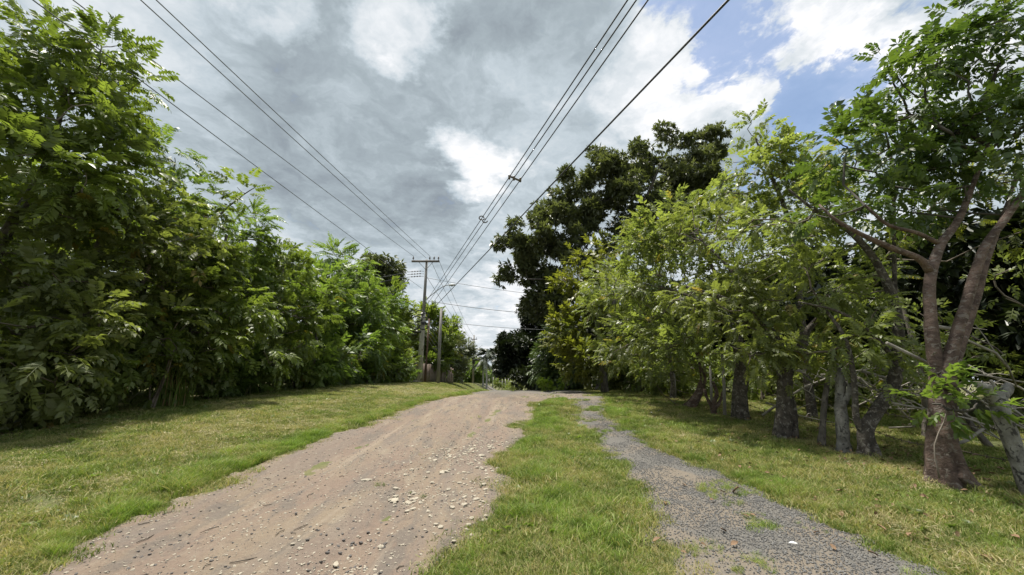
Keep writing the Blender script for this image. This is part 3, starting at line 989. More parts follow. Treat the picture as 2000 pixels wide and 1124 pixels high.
# shrubs at the foot of the hedge
def shrub(name, label, x, y, r, h, leaf, mat, per, cr, seed, group, size=1.0, n=3, dens=1.8, cat='shrub'):
    rr = random.Random(seed)
    st = [vstem(x + rr.uniform(-.2, .2), y + rr.uniform(-.2, .2), h * 0.7, 0.03, 0.012, (rr.uniform(-.6, .6), rr.uniform(-.6, .6)), seed + k, 4) for k in range(n)]
    return build_tree(name, label, cat, (x, y, gz(x, y)), st,
                      [W3(x, y, h * 0.42, r, r, h * 0.42), W3(x + rr.uniform(-.4, .4), y + rr.uniform(-.4, .4), h * 0.72, r * 0.7, r * 0.7, h * 0.3)],
                      leaf, mat, M['twig'], M['twig_dark'], per=per, cr=cr, seed=seed, group=group, size=size, dens=dens, stem_sides=6, floor=0.1, shell=0.3)


SG = 'shrubs at the foot of the left hedge'
s_lbl = 'dense dark leafy shrub in the row along the foot of the left hedge'
s1 = shrub('shrub', s_lbl, -9.9, 8.3, 0.85, 2.0, 'twig_fine', M['leaf_olive'], 22, 0.36, 51, SG, 0.75)
s2 = shrub('shrub', s_lbl, -9.6, 10.2, 0.9, 2.2, 'pinnate_small', M['leaf_left'], 13, 0.4, 52, SG, 1.1)
s3 = shrub('shrub', s_lbl, -9.4, 13.2, 0.9, 1.9, 'twig', M['leaf_fresh'], 18, 0.4, 53, SG, 1.1)
row = [s1, s2, s3]
for i, (x, y, s, p) in enumerate([(-10.6, 7.0, 1.3, s1), (-10.3, 9.3, 1.25, s2), (-9.9, 11.4, 1.0, s1), (-9.6, 12.2, 0.8, s3), (-9.5, 14.6, 1.1, s1), (-9.2, 15.8, 0.9, s2), (-9.3, 17.2, 1.15, s3), (-9.3, 18.8, 1.1, s1),
                                  (-9.3, 20.4, 1.2, s2), (-9.4, 22.2, 1.2, s3), (-9.5, 24.2, 1.3, s1), (-9.6, 26.2, 1.3, s2), (-9.6, 28.4, 1.3, s3), (-9.8, 30.6, 1.4, s1), (-9.9, 33, 1.4, s3), (-10.2, 35.4, 1.4, s2), (-11.2, 5.4, 1.3, s2)]):
    row.append(copy_thing(p, (x, y, gz(x, y)), i * 1.7, s))

for k, o in enumerate(sorted(row, key=lambda o: o.location.y)):
    o['label'] = 'dense leafy shrub at the foot of the left hedge, %s along the row' % ORD[k]

# cane grass tussocks
def tussock(x, y, n, h, spread, seed, label, mat, group=None, name='cane_grass'):
    r = random.Random(seed)
    mb, T = MB(), []
    for i in range(n):
        a, l = r.uniform(0, 6.283), h * r.uniform(0.6, 1.1)
        lean = spread * r.uniform(0.2, 1)
        b = np.array((r.uniform(-.15, .15) * h, r.uniform(-.15, .15) * h, -0.05))
        d = np.array((math.cos(a), math.sin(a), 0))
        sd = np.array((-math.sin(a), math.cos(a), 0)) * 0.013 * (h / 1.5)
        V = []
        for k in range(5):
            t = k / 4
            p = b + d * lean * l * t * t + np.array((0, 0, l * (t - 0.35 * lean * t * t)))
            w = (1 - t * 0.92)
            V += [p - sd * w, p + sd * w]
        mb.add(V, [(2 * k, 2 * k + 1, 2 * k + 3, 2 * k + 2) for k in range(4)])
        T += [r.random()] * 10
    return link(name, mb.mesh(name, mat, False, {'tint': np.array(T)}), None, None, label, 'grass tussock', group, (x, y, gz(x, y)))


tussock(-9.35, 10.6, 90, 2.1, 0.55, 61, 'tall cane grass tussock with a pinkish dry base at the left hedge foot', M['cane'])
tussock(-9.15, 12.9, 90, 1.5, 0.9, 62, 'arching long-bladed grass tussock at the left hedge foot', M['cane'])
tussock(-9.1, 13.9, 60, 1.1, 0.9, 63, 'smaller grass tussock to the right of the arching one', M['cane'])

# ------------------------------------------------------------------ trees on the right: the living fence
RG = 'living fence trees right of the track'
build_tree('fence_tree', 'large three-stemmed tree with a reddish ringed trunk nearest on the right', 'tree', tuple(at(1845, 937, 5.5)),
           [stem([(1860, 965, 5.5, 0.36), (1848, 925, 5.5, 0.27), (1838, 870, 5.5, 0.235), (1840, 800, 5.5, 0.21), (1842, 740, 5.5, 0.22), (1842, 700, 5.5, 0.19)]),
            stem([(1840, 760, 5.48, 0.16), (1826, 700, 5.45, 0.13), (1818, 620, 5.45, 0.115), (1817, 545, 5.5, 0.11), (1836, 480, 5.6, 0.10), (1872, 430, 5.7, 0.085), (1905, 350, 5.8, 0.06), (1930, 280, 5.9, 0.04)]),
            stem([(1846, 760, 5.4, 0.17), (1858, 690, 5.35, 0.12), (1885, 600, 5.3, 0.11), (1920, 490, 5.25, 0.095), (1962, 430, 5.2, 0.085), (2005, 370, 5.1, 0.08), (2060, 300, 5.0, 0.05)]),
            stem([(1848, 750, 5.6, 0.13), (1876, 670, 5.65, 0.11), (1906, 580, 5.7, 0.1), (1928, 500, 5.75, 0.09), (1960, 420, 6.0, 0.06), (1990, 330, 6.2, 0.04)]),
            stem([(1816, 530, 5.5, 0.09), (1795, 505, 5.45, 0.075), (1750, 488, 5.4, 0.065), (1690, 462, 5.4, 0.05), (1635, 432, 5.4, 0.035), (1600, 400, 5.5, 0.02)]),
            stem([(1838, 478, 5.6, 0.06), (1790, 455, 5.5, 0.05), (1735, 440, 5.4, 0.04), (1690, 402, 5.4, 0.025)]),
            stem([(1872, 940, 5.35, 0.16), (1876, 920, 5.36, 0.13), (1862, 880, 5.4, 0.12), (1850, 830, 5.44, 0.1)])],
           [B(1790, 150, 6.0, 70, 65), B(1730, 230, 6.2, 90, 80), B(1660, 300, 6.2, 75, 70), B(1830, 240, 6.0, 100, 80), B(1900, 170, 5.8, 80, 80), B(1930, 70, 5.7, 60, 40), B(1935, 8, 5.7, 60, 26),
            B(1980, 200, 5.5, 90, 100), B(1920, 300, 6.2, 90, 60), B(1800, 350, 6.4, 90, 40), B(1965, 360, 5.3, 60, 40), B(1640, 400, 6.0, 60, 40), B(2080, 260, 5.2, 120, 120), B(1990, 100, 5.6, 60, 70), B(1700, 400, 6.2, 60, 40), B(1600, 330, 6.6, 50, 40), B(1725, 330, 6.5, 60, 50), B(1770, 400, 6.9, 60, 36)],
           'pinnate_small', M['leaf_right'], M['bark_brown'], M['twig_dark'], per=11, cr=0.34, seed=101, group=RG, single=150, dens=1.15, size=1.05, lump=0.14, stem_sides=16, gaps=0.35)
build_tree('vine', 'broad green leaves of a climber wrapped around the reddish trunk', 'climbing plant', tuple(at(1845, 800, 5.15)),
           [stem([(1835, 935, 5.2, 0.012), (1825, 870, 5.2, 0.012), (1850, 800, 5.2, 0.01), (1830, 730, 5.2, 0.008)])],
           [B(1850, 735, 5.2, 40, 20), B(1830, 785, 5.15, 45, 28), B(1872, 800, 5.2, 36, 30)],
           'twig_fine', M['leaf_fresh'], M['twig'], M['twig_dark'], per=4, cr=0.16, seed=102, single=40, dens=1.0, stem_sides=5, size=0.75, floor=0.4)
build_tree('fence_tree', 'grey crooked tree with an elbowed trunk left of the reddish one', 'tree', tuple(at(1697, 888, 6.9)),
           [stem([(1700, 905, 6.9, 0.23), (1697, 880, 6.9, 0.185), (1690, 840, 6.9, 0.16), (1712, 805, 6.9, 0.14), (1742, 755, 6.9, 0.15), (1755, 700, 6.9, 0.13), (1752, 620, 6.9, 0.125), (1735, 560, 6.95, 0.11), (1700, 495, 7.0, 0.09), (1650, 445, 7.1, 0.07), (1590, 410, 7.2, 0.045), (1540, 370, 7.3, 0.025)]),
            stem([(1688, 845, 6.9, 0.1), (1672, 815, 6.9, 0.07), (1668, 740, 6.9, 0.06), (1650, 660, 6.9, 0.05), (1600, 590, 7.0, 0.035)]),
            stem([(1752, 640, 6.9, 0.06), (1747, 540, 7.0, 0.055), (1746, 430, 7.1, 0.05), (1742, 320, 7.1, 0.04), (1720, 220, 7.0, 0.025)]),
            stem([(1755, 710, 6.9, 0.07), (1700, 650, 6.8, 0.05), (1640, 610, 6.8, 0.035), (1560, 590, 6.8, 0.02)])],
           [B(1560, 400, 7.4, 80, 60), B(1620, 470, 7.4, 90, 60), B(1500, 470, 7.8, 80, 70), B(1590, 560, 7.4, 80, 60), B(1660, 560, 8.0, 70, 50), B(1700, 690, 6.7, 70, 34), B(1660, 330, 7.6, 60, 60), B(1540, 640, 7.6, 70, 45), B(1610, 660, 7.0, 60, 34), B(1650, 620, 7.2, 60, 40), B(1720, 600, 7.8, 50, 50)],
           'pinnate_fence', M['leaf_fence'], M['bark_dark'], M['twig'], per=15, cr=0.36, seed=103, group=RG, single=120, dens=1.3, size=1.0, stem_sides=14, gaps=0.35)
build_tree('fence_tree', 'slim upright tree whose top rises above the fence row against blue sky', 'tree', (8.2, 10.8, gz(8.2, 10.8)),
           [stem([(1590, 830, 10.8, 0.16), (1575, 720, 10.8, 0.13), (1560, 560, 10.9, 0.11), (1540, 430, 11, 0.09), (1500, 330, 11, 0.06), (1475, 270, 11, 0.03)])],
           [B(1478, 255, 11, 32, 34), B(1490, 320, 11, 60, 45), B(1440, 370, 11.4, 60, 50), B(1540, 340, 11, 55, 55), B(1540, 430, 11.2, 80, 60)],
           'pinnate_small', M['leaf_fence'], M['bark_dark'], M['twig'], per=15, cr=0.42, seed=104, group=RG, dens=1.6, size=1.2)
build_tree('fence_tree', 'stocky pollarded fence tree with paired stems, fifth along the row', 'tree', tuple(at(1540, 852, 8.3)),
           [stem([(1530, 870, 8.3, 0.22), (1530, 840, 8.3, 0.19), (1532, 780, 8.3, 0.18), (1528, 710, 8.3, 0.19), (1500, 640, 8.4, 0.1), (1430, 590, 8.8, 0.07), (1340, 560, 9.0, 0.04)]),
            stem([(1552, 856, 8.25, 0.1), (1550, 800, 8.28, 0.08), (1540, 740, 8.3, 0.09), (1570, 660, 8.3, 0.09), (1600, 620, 8.2, 0.07), (1660, 560, 8.2, 0.04)]),
            stem([(1540, 852, 8.2, 0.06), (1546, 800, 8.2, 0.04), (1525, 750, 8.2, 0.035), (1540, 700, 8.2, 0.03)]),
            stem([(1525, 700, 8.3, 0.07), (1480, 600, 8.6, 0.06), (1420, 520, 9, 0.045), (1370, 470, 9.3, 0.02)])],
           [B(1450, 470, 9.0, 80, 70), B(1480, 560, 8.8, 90, 60), B(1400, 560, 9.0, 70, 60), B(1470, 650, 8.4, 75, 45), B(1380, 450, 9.6, 70, 55), B(1560, 680, 8.4, 50, 30), B(1340, 570, 9.4, 40, 40), B(1430, 690, 8.0, 60, 30), B(1500, 700, 7.9, 60, 28), B(1400, 620, 8.6, 70, 40), B(1560, 600, 8.0, 70, 50)],
           'pinnate_fence', M['leaf_fence_dull'], M['bark_dark'], M['twig'], per=16, cr=0.4, seed=105, group=RG, single=80, dens=1.5, size=1.0, gaps=0.3)
build_tree('fence_tree', 'thick short trunk with knobbly bark, behind barbed wire in the fence row', 'tree', tuple(at(1447, 822, 10.5)),
           [stem([(1450, 838, 10.5, 0.27), (1447, 815, 10.5, 0.225), (1445, 770, 10.5, 0.21), (1448, 720, 10.5, 0.22), (1430, 650, 10.6, 0.12), (1370, 590, 11, 0.08), (1290, 560, 11.5, 0.04)]),
            stem([(1448, 730, 10.5, 0.12), (1440, 640, 10.8, 0.09), (1400, 540, 11, 0.07), (1350, 450, 11.3, 0.03)])],
           [B(1330, 450, 11.5, 80, 60), B(1380, 540, 11.2, 80, 60), B(1310, 560, 11.5, 80, 60), B(1390, 650, 10.8, 75, 40), B(1300, 650, 11.5, 70, 45), B(1280, 480, 12, 55, 50), B(1340, 690, 10.6, 60, 30), B(1440, 620, 10.2, 60, 50)],
           'twig', M['leaf_fence'], M['bark_dark'], M['twig'], per=16, cr=0.45, seed=106, group=RG, dens=1.7, size=1.1, gaps=0.3)
build_tree('fence_tree', 'dark leaning fence tree bending towards the thick knobbly trunk', 'tree', tuple(at(1350, 796, 13)),
           [stem([(1340, 806, 13, 0.24), (1352, 790, 13, 0.18), (1368, 760, 13, 0.14), (1372, 720, 13, 0.12), (1340, 640, 13.2, 0.08), (1290, 570, 13.6, 0.05)])],
           [B(1250, 500, 14, 62, 48), B(1290, 560, 13.6, 70, 50), B(1235, 590, 14.5, 60, 50), B(1300, 650, 13.2, 65, 40), B(1230, 660, 14.5, 60, 40), B(1260, 440, 14.5, 40, 36), B(1340, 700, 13, 45, 30), B(1280, 710, 13, 50, 28), B(1230, 715, 14.5, 45, 25)],
           'pinnate_fence', M['leaf_fence_dull'], M['bark_brown'], M['twig'], per=17, cr=0.5, seed=107, group=RG, dens=1.8, size=1.2)
build_tree('fence_tree', 'thin-trunked fence tree farther along the row with bright outer leaves', 'tree', tuple(at(1312, 782, 15.5)),
           [stem([(1312, 792, 15.5, 0.11), (1313, 740, 15.5, 0.09), (1300, 680, 15.6, 0.08), (1250, 600, 16, 0.05), (1210, 550, 16.4, 0.02)])],
           [B(1210, 560, 17, 55, 48), B(1180, 620, 17.5, 45, 50), B(1250, 640, 16.5, 60, 45), B(1205, 680, 17, 48, 34), B(1180, 560, 18, 34, 34)],
           'pinnate_fence', M['leaf_fence'], M['bark_dark'], M['twig'], per=18, cr=0.55, seed=108, group=RG, dens=1.9, size=1.35)
build_tree('yellow_tree', 'yellowing bushy tree at the far end of the fence row', 'tree', (5.2, 21.5, gz(5.2, 21.5)),
           [vstem(5.2, 21.5, 7.0, 0.16, 0.05, (-0.2, 0.3), 109)],
           [B(1165, 505, 21.5, 36, 30), B(1135, 560, 21.5, 42, 42), B(1105, 640, 21.5, 32, 42), B(1145, 640, 21, 42, 46), B(1150, 705, 20.5, 46, 30), B(1190, 570, 22, 36, 50)],
           'twig_big', M['leaf_yellow'], M['bark_grey'], M['twig'], per=20, cr=0.6, seed=109, dens=1.9, size=0.95)
build_tree('giant_tree', 'tall spreading dark tree leaning over the road behind the fence row', 'tree', (7.0, 27.5, gz(7.0, 27.5)),
           [stem([(1180, 775, 27.5, 0.75), (1182, 755, 27.5, 0.55), (1185, 700, 27.5, 0.48), (1195, 620, 27.7, 0.42), (1215, 520, 28.2, 0.34), (1250, 420, 29, 0.22), (1290, 320, 30, 0.1)]),
            stem([(1195, 630, 27.7, 0.26), (1160, 560, 27.6, 0.18), (1130, 500, 27.5, 0.14), (1090, 470, 27.4, 0.08)]),
            stem([(1190, 660, 27.6, 0.22), (1130, 580, 27, 0.14), (1080, 550, 26.8, 0.1), (1030, 545, 26.5, 0.05)]),
            stem([(1215, 520, 28.2, 0.2), (1270, 430, 29.5, 0.14), (1340, 340, 30.5, 0.08)]),
            stem([(1215, 530, 28.2, 0.18), (1170, 450, 28.5, 0.12), (1150, 380, 28.6, 0.06)])],
           [B(1290, 290, 30, 60, 40), B(1210, 320, 29.5, 60, 45), B(1330, 340, 31, 70, 60), B(1150, 390, 29, 60, 55), B(1230, 400, 29, 80, 60), B(1085, 440, 28, 50, 50), B(1140, 480, 28, 60, 45),
            B(1050, 500, 27.5, 45, 40), B(1010, 535, 27, 34, 30), B(1085, 545, 27.2, 45, 30), B(1040, 590, 27.5, 34, 20), B(1100, 365, 28.5, 30, 28), B(1380, 290, 31, 40, 44), B(1300, 440, 30, 80, 60), B(1360, 400, 31, 60, 60), B(1040, 460, 27.5, 50, 44), B(1010, 490, 27, 36, 34), B(1110, 540, 27.5, 55, 50), B(1120, 410, 28.5, 50, 44), B(1070, 590, 27, 44, 30), B(1180, 350, 29, 55, 45), B(1260, 350, 30, 70, 60)],
           'rosette', M['leaf_dark'], M['bark_grey'], M['twig_dark'], per=32, cr=0.8, seed=110, dens=1.35, size=1.4, gaps=0.5, stem_sides=14)
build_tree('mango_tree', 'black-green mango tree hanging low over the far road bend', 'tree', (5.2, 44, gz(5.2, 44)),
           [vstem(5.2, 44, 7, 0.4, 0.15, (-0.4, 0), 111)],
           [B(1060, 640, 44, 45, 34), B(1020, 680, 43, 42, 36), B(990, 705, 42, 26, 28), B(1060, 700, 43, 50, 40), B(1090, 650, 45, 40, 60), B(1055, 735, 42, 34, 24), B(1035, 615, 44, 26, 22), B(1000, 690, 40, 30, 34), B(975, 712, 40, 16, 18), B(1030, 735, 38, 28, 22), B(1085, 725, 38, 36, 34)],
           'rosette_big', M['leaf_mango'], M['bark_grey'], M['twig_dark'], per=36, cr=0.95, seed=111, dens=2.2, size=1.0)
shrub('feathery_shrub', 'bluish feathery shrub between the mango tree and the yellowing tree', 3.9, 30.0, 1.7, 4.8, 'pinnate_long', M['leaf_bluish'], 34, 0.6, 112, None, 1.5, 3, 2.4)
shrub('lime_shrub', 'small lime-green sunlit bush where the road disappears', 2.25, 25.6, 0.36, 0.75, 'twig_fine', M['leaf_lime'], 16, 0.2, 113, None, 0.8, 3, 1.6)
shrub('lime_shrub', 'tiny lime-green bush in deep shade beside the road crest', 3.55, 26.2, 0.24, 0.9, 'twig_fine', M['leaf_lime'], 14, 0.18, 114, None, 0.7, 3, 1.5)

# stumps and posts of the living fence
def one_mesh(name, label, cat, mb, mat, loc, group=None, smooth=True):
    o = link(name, None, None, None, label, cat, group, tuple(loc))
    return o


def lumpy(name, label, cat, path, mat, sides=16, lump=0.16, seed=1, group=None, knobs=()):
    base = np.array(path[0][:3])
    root = thing(name, label, cat, tuple(base), group)
    L = sum(np.linalg.norm(np.array(path[i + 1][:3]) - np.array(path[i][:3])) for i in range(len(path) - 1))
    p = smooth_path(path, max(8, int(L / 0.06)))
    p[:, :3] -= base
    link('trunk', MB().tube(p[:, :3], p[:, 3], sides, True, lump, seed).mesh('trunk', mat, True), root)
    for k, kp in enumerate(knobs):
        q = smooth_path(kp, 10)
        q[:, :3] -= base
        link('branch_stub', MB().tube(q[:, :3], q[:, 3], 12, True, lump * 1.3, seed + 5 + k).mesh('branch_stub', mat, True), root)
    return root


lumpy('tree_stump', 'pale lichen-covered pollard trunk with two knobs at the right picture edge', 'tree stump',
      stem([(2020, 985, 5.0, 0.15), (1995, 920, 5.0, 0.13), (1972, 850, 5.0, 0.14), (1950, 790, 5.0, 0.15), (1945, 765, 5.0, 0.13)]), M['bark_lichen'], 18, 0.22, 3, None,
      [stem([(1946, 790, 5.0, 0.1), (1932, 768, 4.98, 0.1), (1922, 756, 4.97, 0.12), (1916, 748, 4.97, 0.05)]), stem([(1950, 790, 5.0, 0.09), (1962, 770, 5.02, 0.09), (1968, 758, 5.03, 0.1), (1968, 748, 5.03, 0.04)])])
lumpy('tree_stump', 'mottled stub with dark stained foot left of the elbowed grey tree', 'tree stump',
      stem([(1648, 890, 7.2, 0.17), (1648, 865, 7.2, 0.14), (1642, 800, 7.25, 0.12), (1640, 740, 7.3, 0.11), (1625, 690, 7.4, 0.06)]), M['bark_lichen'], 14, 0.25, 4, None,
      [stem([(1645, 800, 7.2, 0.07), (1660, 760, 7.15, 0.06), (1658, 720, 7.1, 0.05)])])
lumpy('tree_stump', 'thin mossy stub standing behind the mottled one', 'tree stump',
      stem([(1605, 870, 7.6, 0.1), (1606, 845, 7.6, 0.075), (1610, 790, 7.65, 0.07), (1620, 720, 7.7, 0.05)]), M['bark_grey'], 10, 0.2, 5)
lumpy('tree_stump', 'twisted stub cluster beside the thin fence posts', 'tree stump',
      stem([(1395, 815, 11.5, 0.12), (1393, 790, 11.5, 0.08), (1400, 770, 11.5, 0.07), (1392, 745, 11.5, 0.05)]), M['bark_brown'], 10, 0.3, 6, None,
      [stem([(1393, 800, 11.5, 0.06), (1380, 775, 11.4, 0.05), (1376, 760, 11.4, 0.04)]), stem([(1396, 800, 11.5, 0.06), (1408, 780, 11.5, 0.05), (1412, 765, 11.5, 0.03)])])
PG = 'thin posts of the barbed wire fence'
for lb, u0, v0, u1, v1, Y, r in [('taller thin grey fence post beside the thick knobbly trunk', 1415, 812, 1410, 690, 11.2, 0.05),
                                ('short thin fence post left of the taller grey one', 1388, 800, 1387, 715, 12.0, 0.045),
                                ('weathered fence post under the bright leaves past the leaning tree', 1318, 778, 1316, 730, 15.8, 0.06)]:
    b, t_ = at(u0, v0, Y), at(u1, v1, Y)
    b[2] = gz(b[0], b[1]) - 0.1
    link('fence_post', MB().tube([t_ * 0 + (0, 0, 0), (t_ - b) * 0.5 + (0.02, 0, 0), t_ - b], [r, r * 0.9, r * 0.8], 8, True, 0.1, 2).mesh('fence_post', M['concrete_dark'], True), None, None, lb, 'fence post', PG, tuple(b))


def barbed(label, pts, group):
    base = np.array(pts[0])
    P = []
    for i in range(len(pts) - 1):
        a, b = np.array(pts[i]), np.array(pts[i + 1])
        for k in range(10):
            t = k / 10
            P.append(a + (b - a) * t - np.array((0, 0, 0.06)) * 4 * t * (1 - t))
    P.append(np.array(pts[-1]))
    mb = MB().tube(np.array(P) - base, 0.006, 5, False)
    for i in range(1, len(P) - 1):
        c = (P[i] + P[i - 1]) / 2 - base
        for s in (1, -1):
            mb.tube([c - np.array((0.0, 0.02, 0.03 * s)), c + np.array((0.01, 0.02, 0.03 * s))], 0.004, 4, False)
    link('barbed_wire', mb.mesh('barbed_wire', M['rust']), None, None, label, 'barbed wire', group, tuple(base))


BW = 'strands of barbed wire along the tree trunks'
for lb, h in [('lowest rusty barbed wire strand between the fence trees', 0.42), ('middle rusty barbed wire strand between the fence trees', 0.8), ('top rusty barbed wire strand between the fence trees', 1.18)]:
    barbed(lb, [(7.0, 4.6, gz(7.0, 4.6) + h), (6.25, 5.7, gz(6.2, 5.7) + h), (6.35, 7.0, gz(6.3, 7) + h), (6.1, 8.4, gz(6.1, 8.4) + h), (6.35, 10.6, gz(6.3, 10.6) + h), (6.3, 13.1, gz(6.3, 13.1) + h), (6.6, 15.6, gz(6.6, 15.6) + h), (6.6, 21, gz(6.6, 21) + h)], BW)

# dead cut branches heaped behind the fence
DG = 'bare grey cut branches heaped behind the fence'
for i in range(22):
    r = random.Random(300 + i)
    x, y = r.uniform(6.9, 10.2), r.uniform(5.8, 9.6)
    z = gz(x, y) + r.uniform(0.5, 2.0) * (0.7 if i % 3 else 1.2)
    L = r.uniform(1.3, 3.2)
    a = r.uniform(-0.6, 0.9)
    d = np.array((1.0, r.uniform(-.7, .3), r.uniform(-0.95, -0.3) if i % 4 else r.uniform(-0.1, 0.6)))
    d /= np.linalg.norm(d)
    pts = [d * L * t + np.array((r.uniform(-.06, .06), r.uniform(-.1, .1), 0.3 * math.sin(2.6 * t + i) + r.uniform(-.05, .05))) for t in np.linspace(-0.5, 0.5, 6)]
    mb = MB().tube(pts, np.linspace(0.026, 0.008, 6) * r.uniform(0.6, 1.4), 6, True)
    for k in range(4):
        q = np.array(pts[1 + k])
        e = np.array((r.uniform(-1, 1), r.uniform(-1, 1), r.uniform(-.4, .9))) * r.uniform(0.25, 0.7)
        mb.tube([q, q + e * 0.5 + (0, 0, 0.03), q + e], [0.012, 0.009, 0.005], 4, False)
    link('dead_branch', mb.mesh('dead_branch', M['deadwood'], True), None, None, 'bare grey dead branch in the tangled heap behind the right fence', 'branch', DG, (x, y, z))

# shade trees and scrub behind the fence
BG = 'dark scrub behind the right fence'
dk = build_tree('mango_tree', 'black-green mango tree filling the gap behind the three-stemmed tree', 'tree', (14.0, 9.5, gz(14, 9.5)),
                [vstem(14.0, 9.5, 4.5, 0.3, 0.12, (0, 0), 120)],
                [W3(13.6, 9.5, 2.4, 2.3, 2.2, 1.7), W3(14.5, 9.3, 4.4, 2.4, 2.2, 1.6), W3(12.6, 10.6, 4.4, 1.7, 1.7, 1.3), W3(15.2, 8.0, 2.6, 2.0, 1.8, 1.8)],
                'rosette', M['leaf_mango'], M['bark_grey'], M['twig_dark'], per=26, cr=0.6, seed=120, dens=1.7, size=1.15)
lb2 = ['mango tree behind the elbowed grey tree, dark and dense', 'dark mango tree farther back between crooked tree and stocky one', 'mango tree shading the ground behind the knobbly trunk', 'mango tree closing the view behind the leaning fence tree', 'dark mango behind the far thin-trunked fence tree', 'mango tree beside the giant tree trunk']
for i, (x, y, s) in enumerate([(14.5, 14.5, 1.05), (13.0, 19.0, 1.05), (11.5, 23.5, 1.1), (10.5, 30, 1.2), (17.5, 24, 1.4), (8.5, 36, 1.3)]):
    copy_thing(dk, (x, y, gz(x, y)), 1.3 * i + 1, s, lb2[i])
b1 = shrub('scrub_bush', 'dark green scrub bush in the thicket behind the right fence', 9.6, 12.6, 1.1, 2.0, 'twig', M['leaf_olive'], 20, 0.45, 121, BG, 1.2)
b2 = shrub('scrub_bush', 'dark green scrub bush in the thicket behind the right fence', 8.4, 17.5, 1.2, 2.4, 'pinnate_fence', M['leaf_left'], 20, 0.5, 122, BG, 1.2)
for i, (x, y, s, p) in enumerate([(10.8, 11.0, 1.0, b2), (11.5, 13.5, 1.2, b1), (9.6, 15, 1.1, b2), (8.0, 19.5, 1.1, b1), (7.4, 21.5, 1.1, b2), (7.3, 23.5, 1.2, b1), (6.3, 25.0, 1.0, b2), (6.8, 30, 1.2, b1), (4.6, 31, 1.0, b2), (3.2, 38, 0.9, b1),
                                  (12.2, 9.0, 0.9, b1), (13.5, 7.0, 1.0, b2), (12.0, 17, 1.3, b1), (10.5, 20, 1.3, b2), (9.2, 26, 1.3, b1), (2.0, 42, 0.9, b2), (7.0, 18.2, 0.8, b2), (6.9, 16.6, 0.7, b1), (1.0, 50, 1.3, b1), (-1.2, 58, 1.2, b2), (4.5, 36, 1.2, b2), (0.2, 62, 1.2, b1)]):
    copy_thing(p, (x, y, gz(x, y)), i * 2.1, s)
build_tree('fence_sapling', 'leafy yellow-green branches drooping over the dead branch heap on the right', 'tree', (9.4, 6.8, gz(9.4, 6.8)),
           [vstem(9.4, 6.8, 2.6, 0.06, 0.02, (0.3, 0.2), 123), vstem(9.0, 7.4, 2.4, 0.05, 0.02, (-0.4, 0.2), 124)],
           [B(1960, 640, 6.4, 70, 55), B(1900, 690, 7.0, 80, 40), B(1790, 620, 7.6, 70, 60), B(1760, 720, 7.8, 60, 40), B(1970, 560, 6.8, 50, 40), B(1730, 800, 7.4, 50, 25)],
           'twig', M['leaf_fence'], M['bark_grey'], M['twig'], per=9, cr=0.36, seed=123, dens=1.3, size=0.8, gaps=0.5)
build_tree('fence_sapling', 'sunlit yellowish sapling seen between the stems of the large right tree', 'tree', (8.6, 8.2, gz(8.6, 8.2)),
           [vstem(8.6, 8.2, 4.0, 0.07, 0.02, (0.5, 0.2), 125)],
           [B(1900, 360, 7.6, 80, 50), B(1960, 440, 7.0, 60, 40), B(1850, 430, 7.6, 60, 30), B(1990, 350, 7.0, 60, 50), B(1780, 420, 7.8, 50, 40)],
           'pinnate_fence', M['leaf_yellow'], M['bark_grey'], M['twig'], per=10, cr=0.38, seed=125, dens=1.2, size=0.9, gaps=0.4)

# far woods, one mass each
def woods(name, pts, seed, mat, kind='rosette_big', size=2.6):
    rng = np.random.default_rng(seed)
    P, D = [], []
    for (x, y, r, h) in pts:
        n = int(90 * r * h / 20)
        d = rng.normal(0, 1, (n, 3))
        d /= np.linalg.norm(d, axis=1)[:, None]
        c = np.array((x, y, gz(x, y) + h * 0.5))
        P.append(c + d * np.array((r, r, h * 0.5)) * (0.6 + 0.4 * rng.random(n))[:, None])
        D.append(d + np.array((0, 0, 0.2)))
    P, D = np.vstack(P), np.vstack(D)
    R, idx = scatter_sprays(SPRAY[kind], P, D, rng.uniform(0.7, 1.3, len(P)) * size, None, rng)
    V, Q, T = sprays_mesh(SPRAY[kind], P, R, idx, np.clip(rng.normal(0.45, 0.2, len(P)), 0, 0.9), rng)
    link(name, mesh_quads(name, V, Q, mat, {'tint': T}), None, 'stuff', None, None, None)


rw = random.Random(5)
w = [(rw.uniform(-45, -20) - 0.1 * i, 20 + i * 4.0, rw.uniform(3, 4.5), rw.uniform(6, 9)) for i in range(26)]
w += [(-14 - rw.uniform(0, 5), 100 + i * 9, 5, rw.uniform(6, 9)) for i in range(8)]
for k in range(34):
    w.append((-60 + k * 4.0, 170 + rw.uniform(-10, 10), 6, rw.uniform(4.5, 7.5)))
woods('far_woods', w, 71, M['leaf_olive'])
w = [(rw.uniform(18, 40), 10 + i * 3.2, rw.uniform(3, 4.5), rw.uniform(6, 10)) for i in range(26)]
w += [(10 + rw.uniform(0, 8), 40 + i * 7, 4, rw.uniform(6, 9)) for i in range(10)]
woods('thicket', w, 72, M['leaf_dark'])

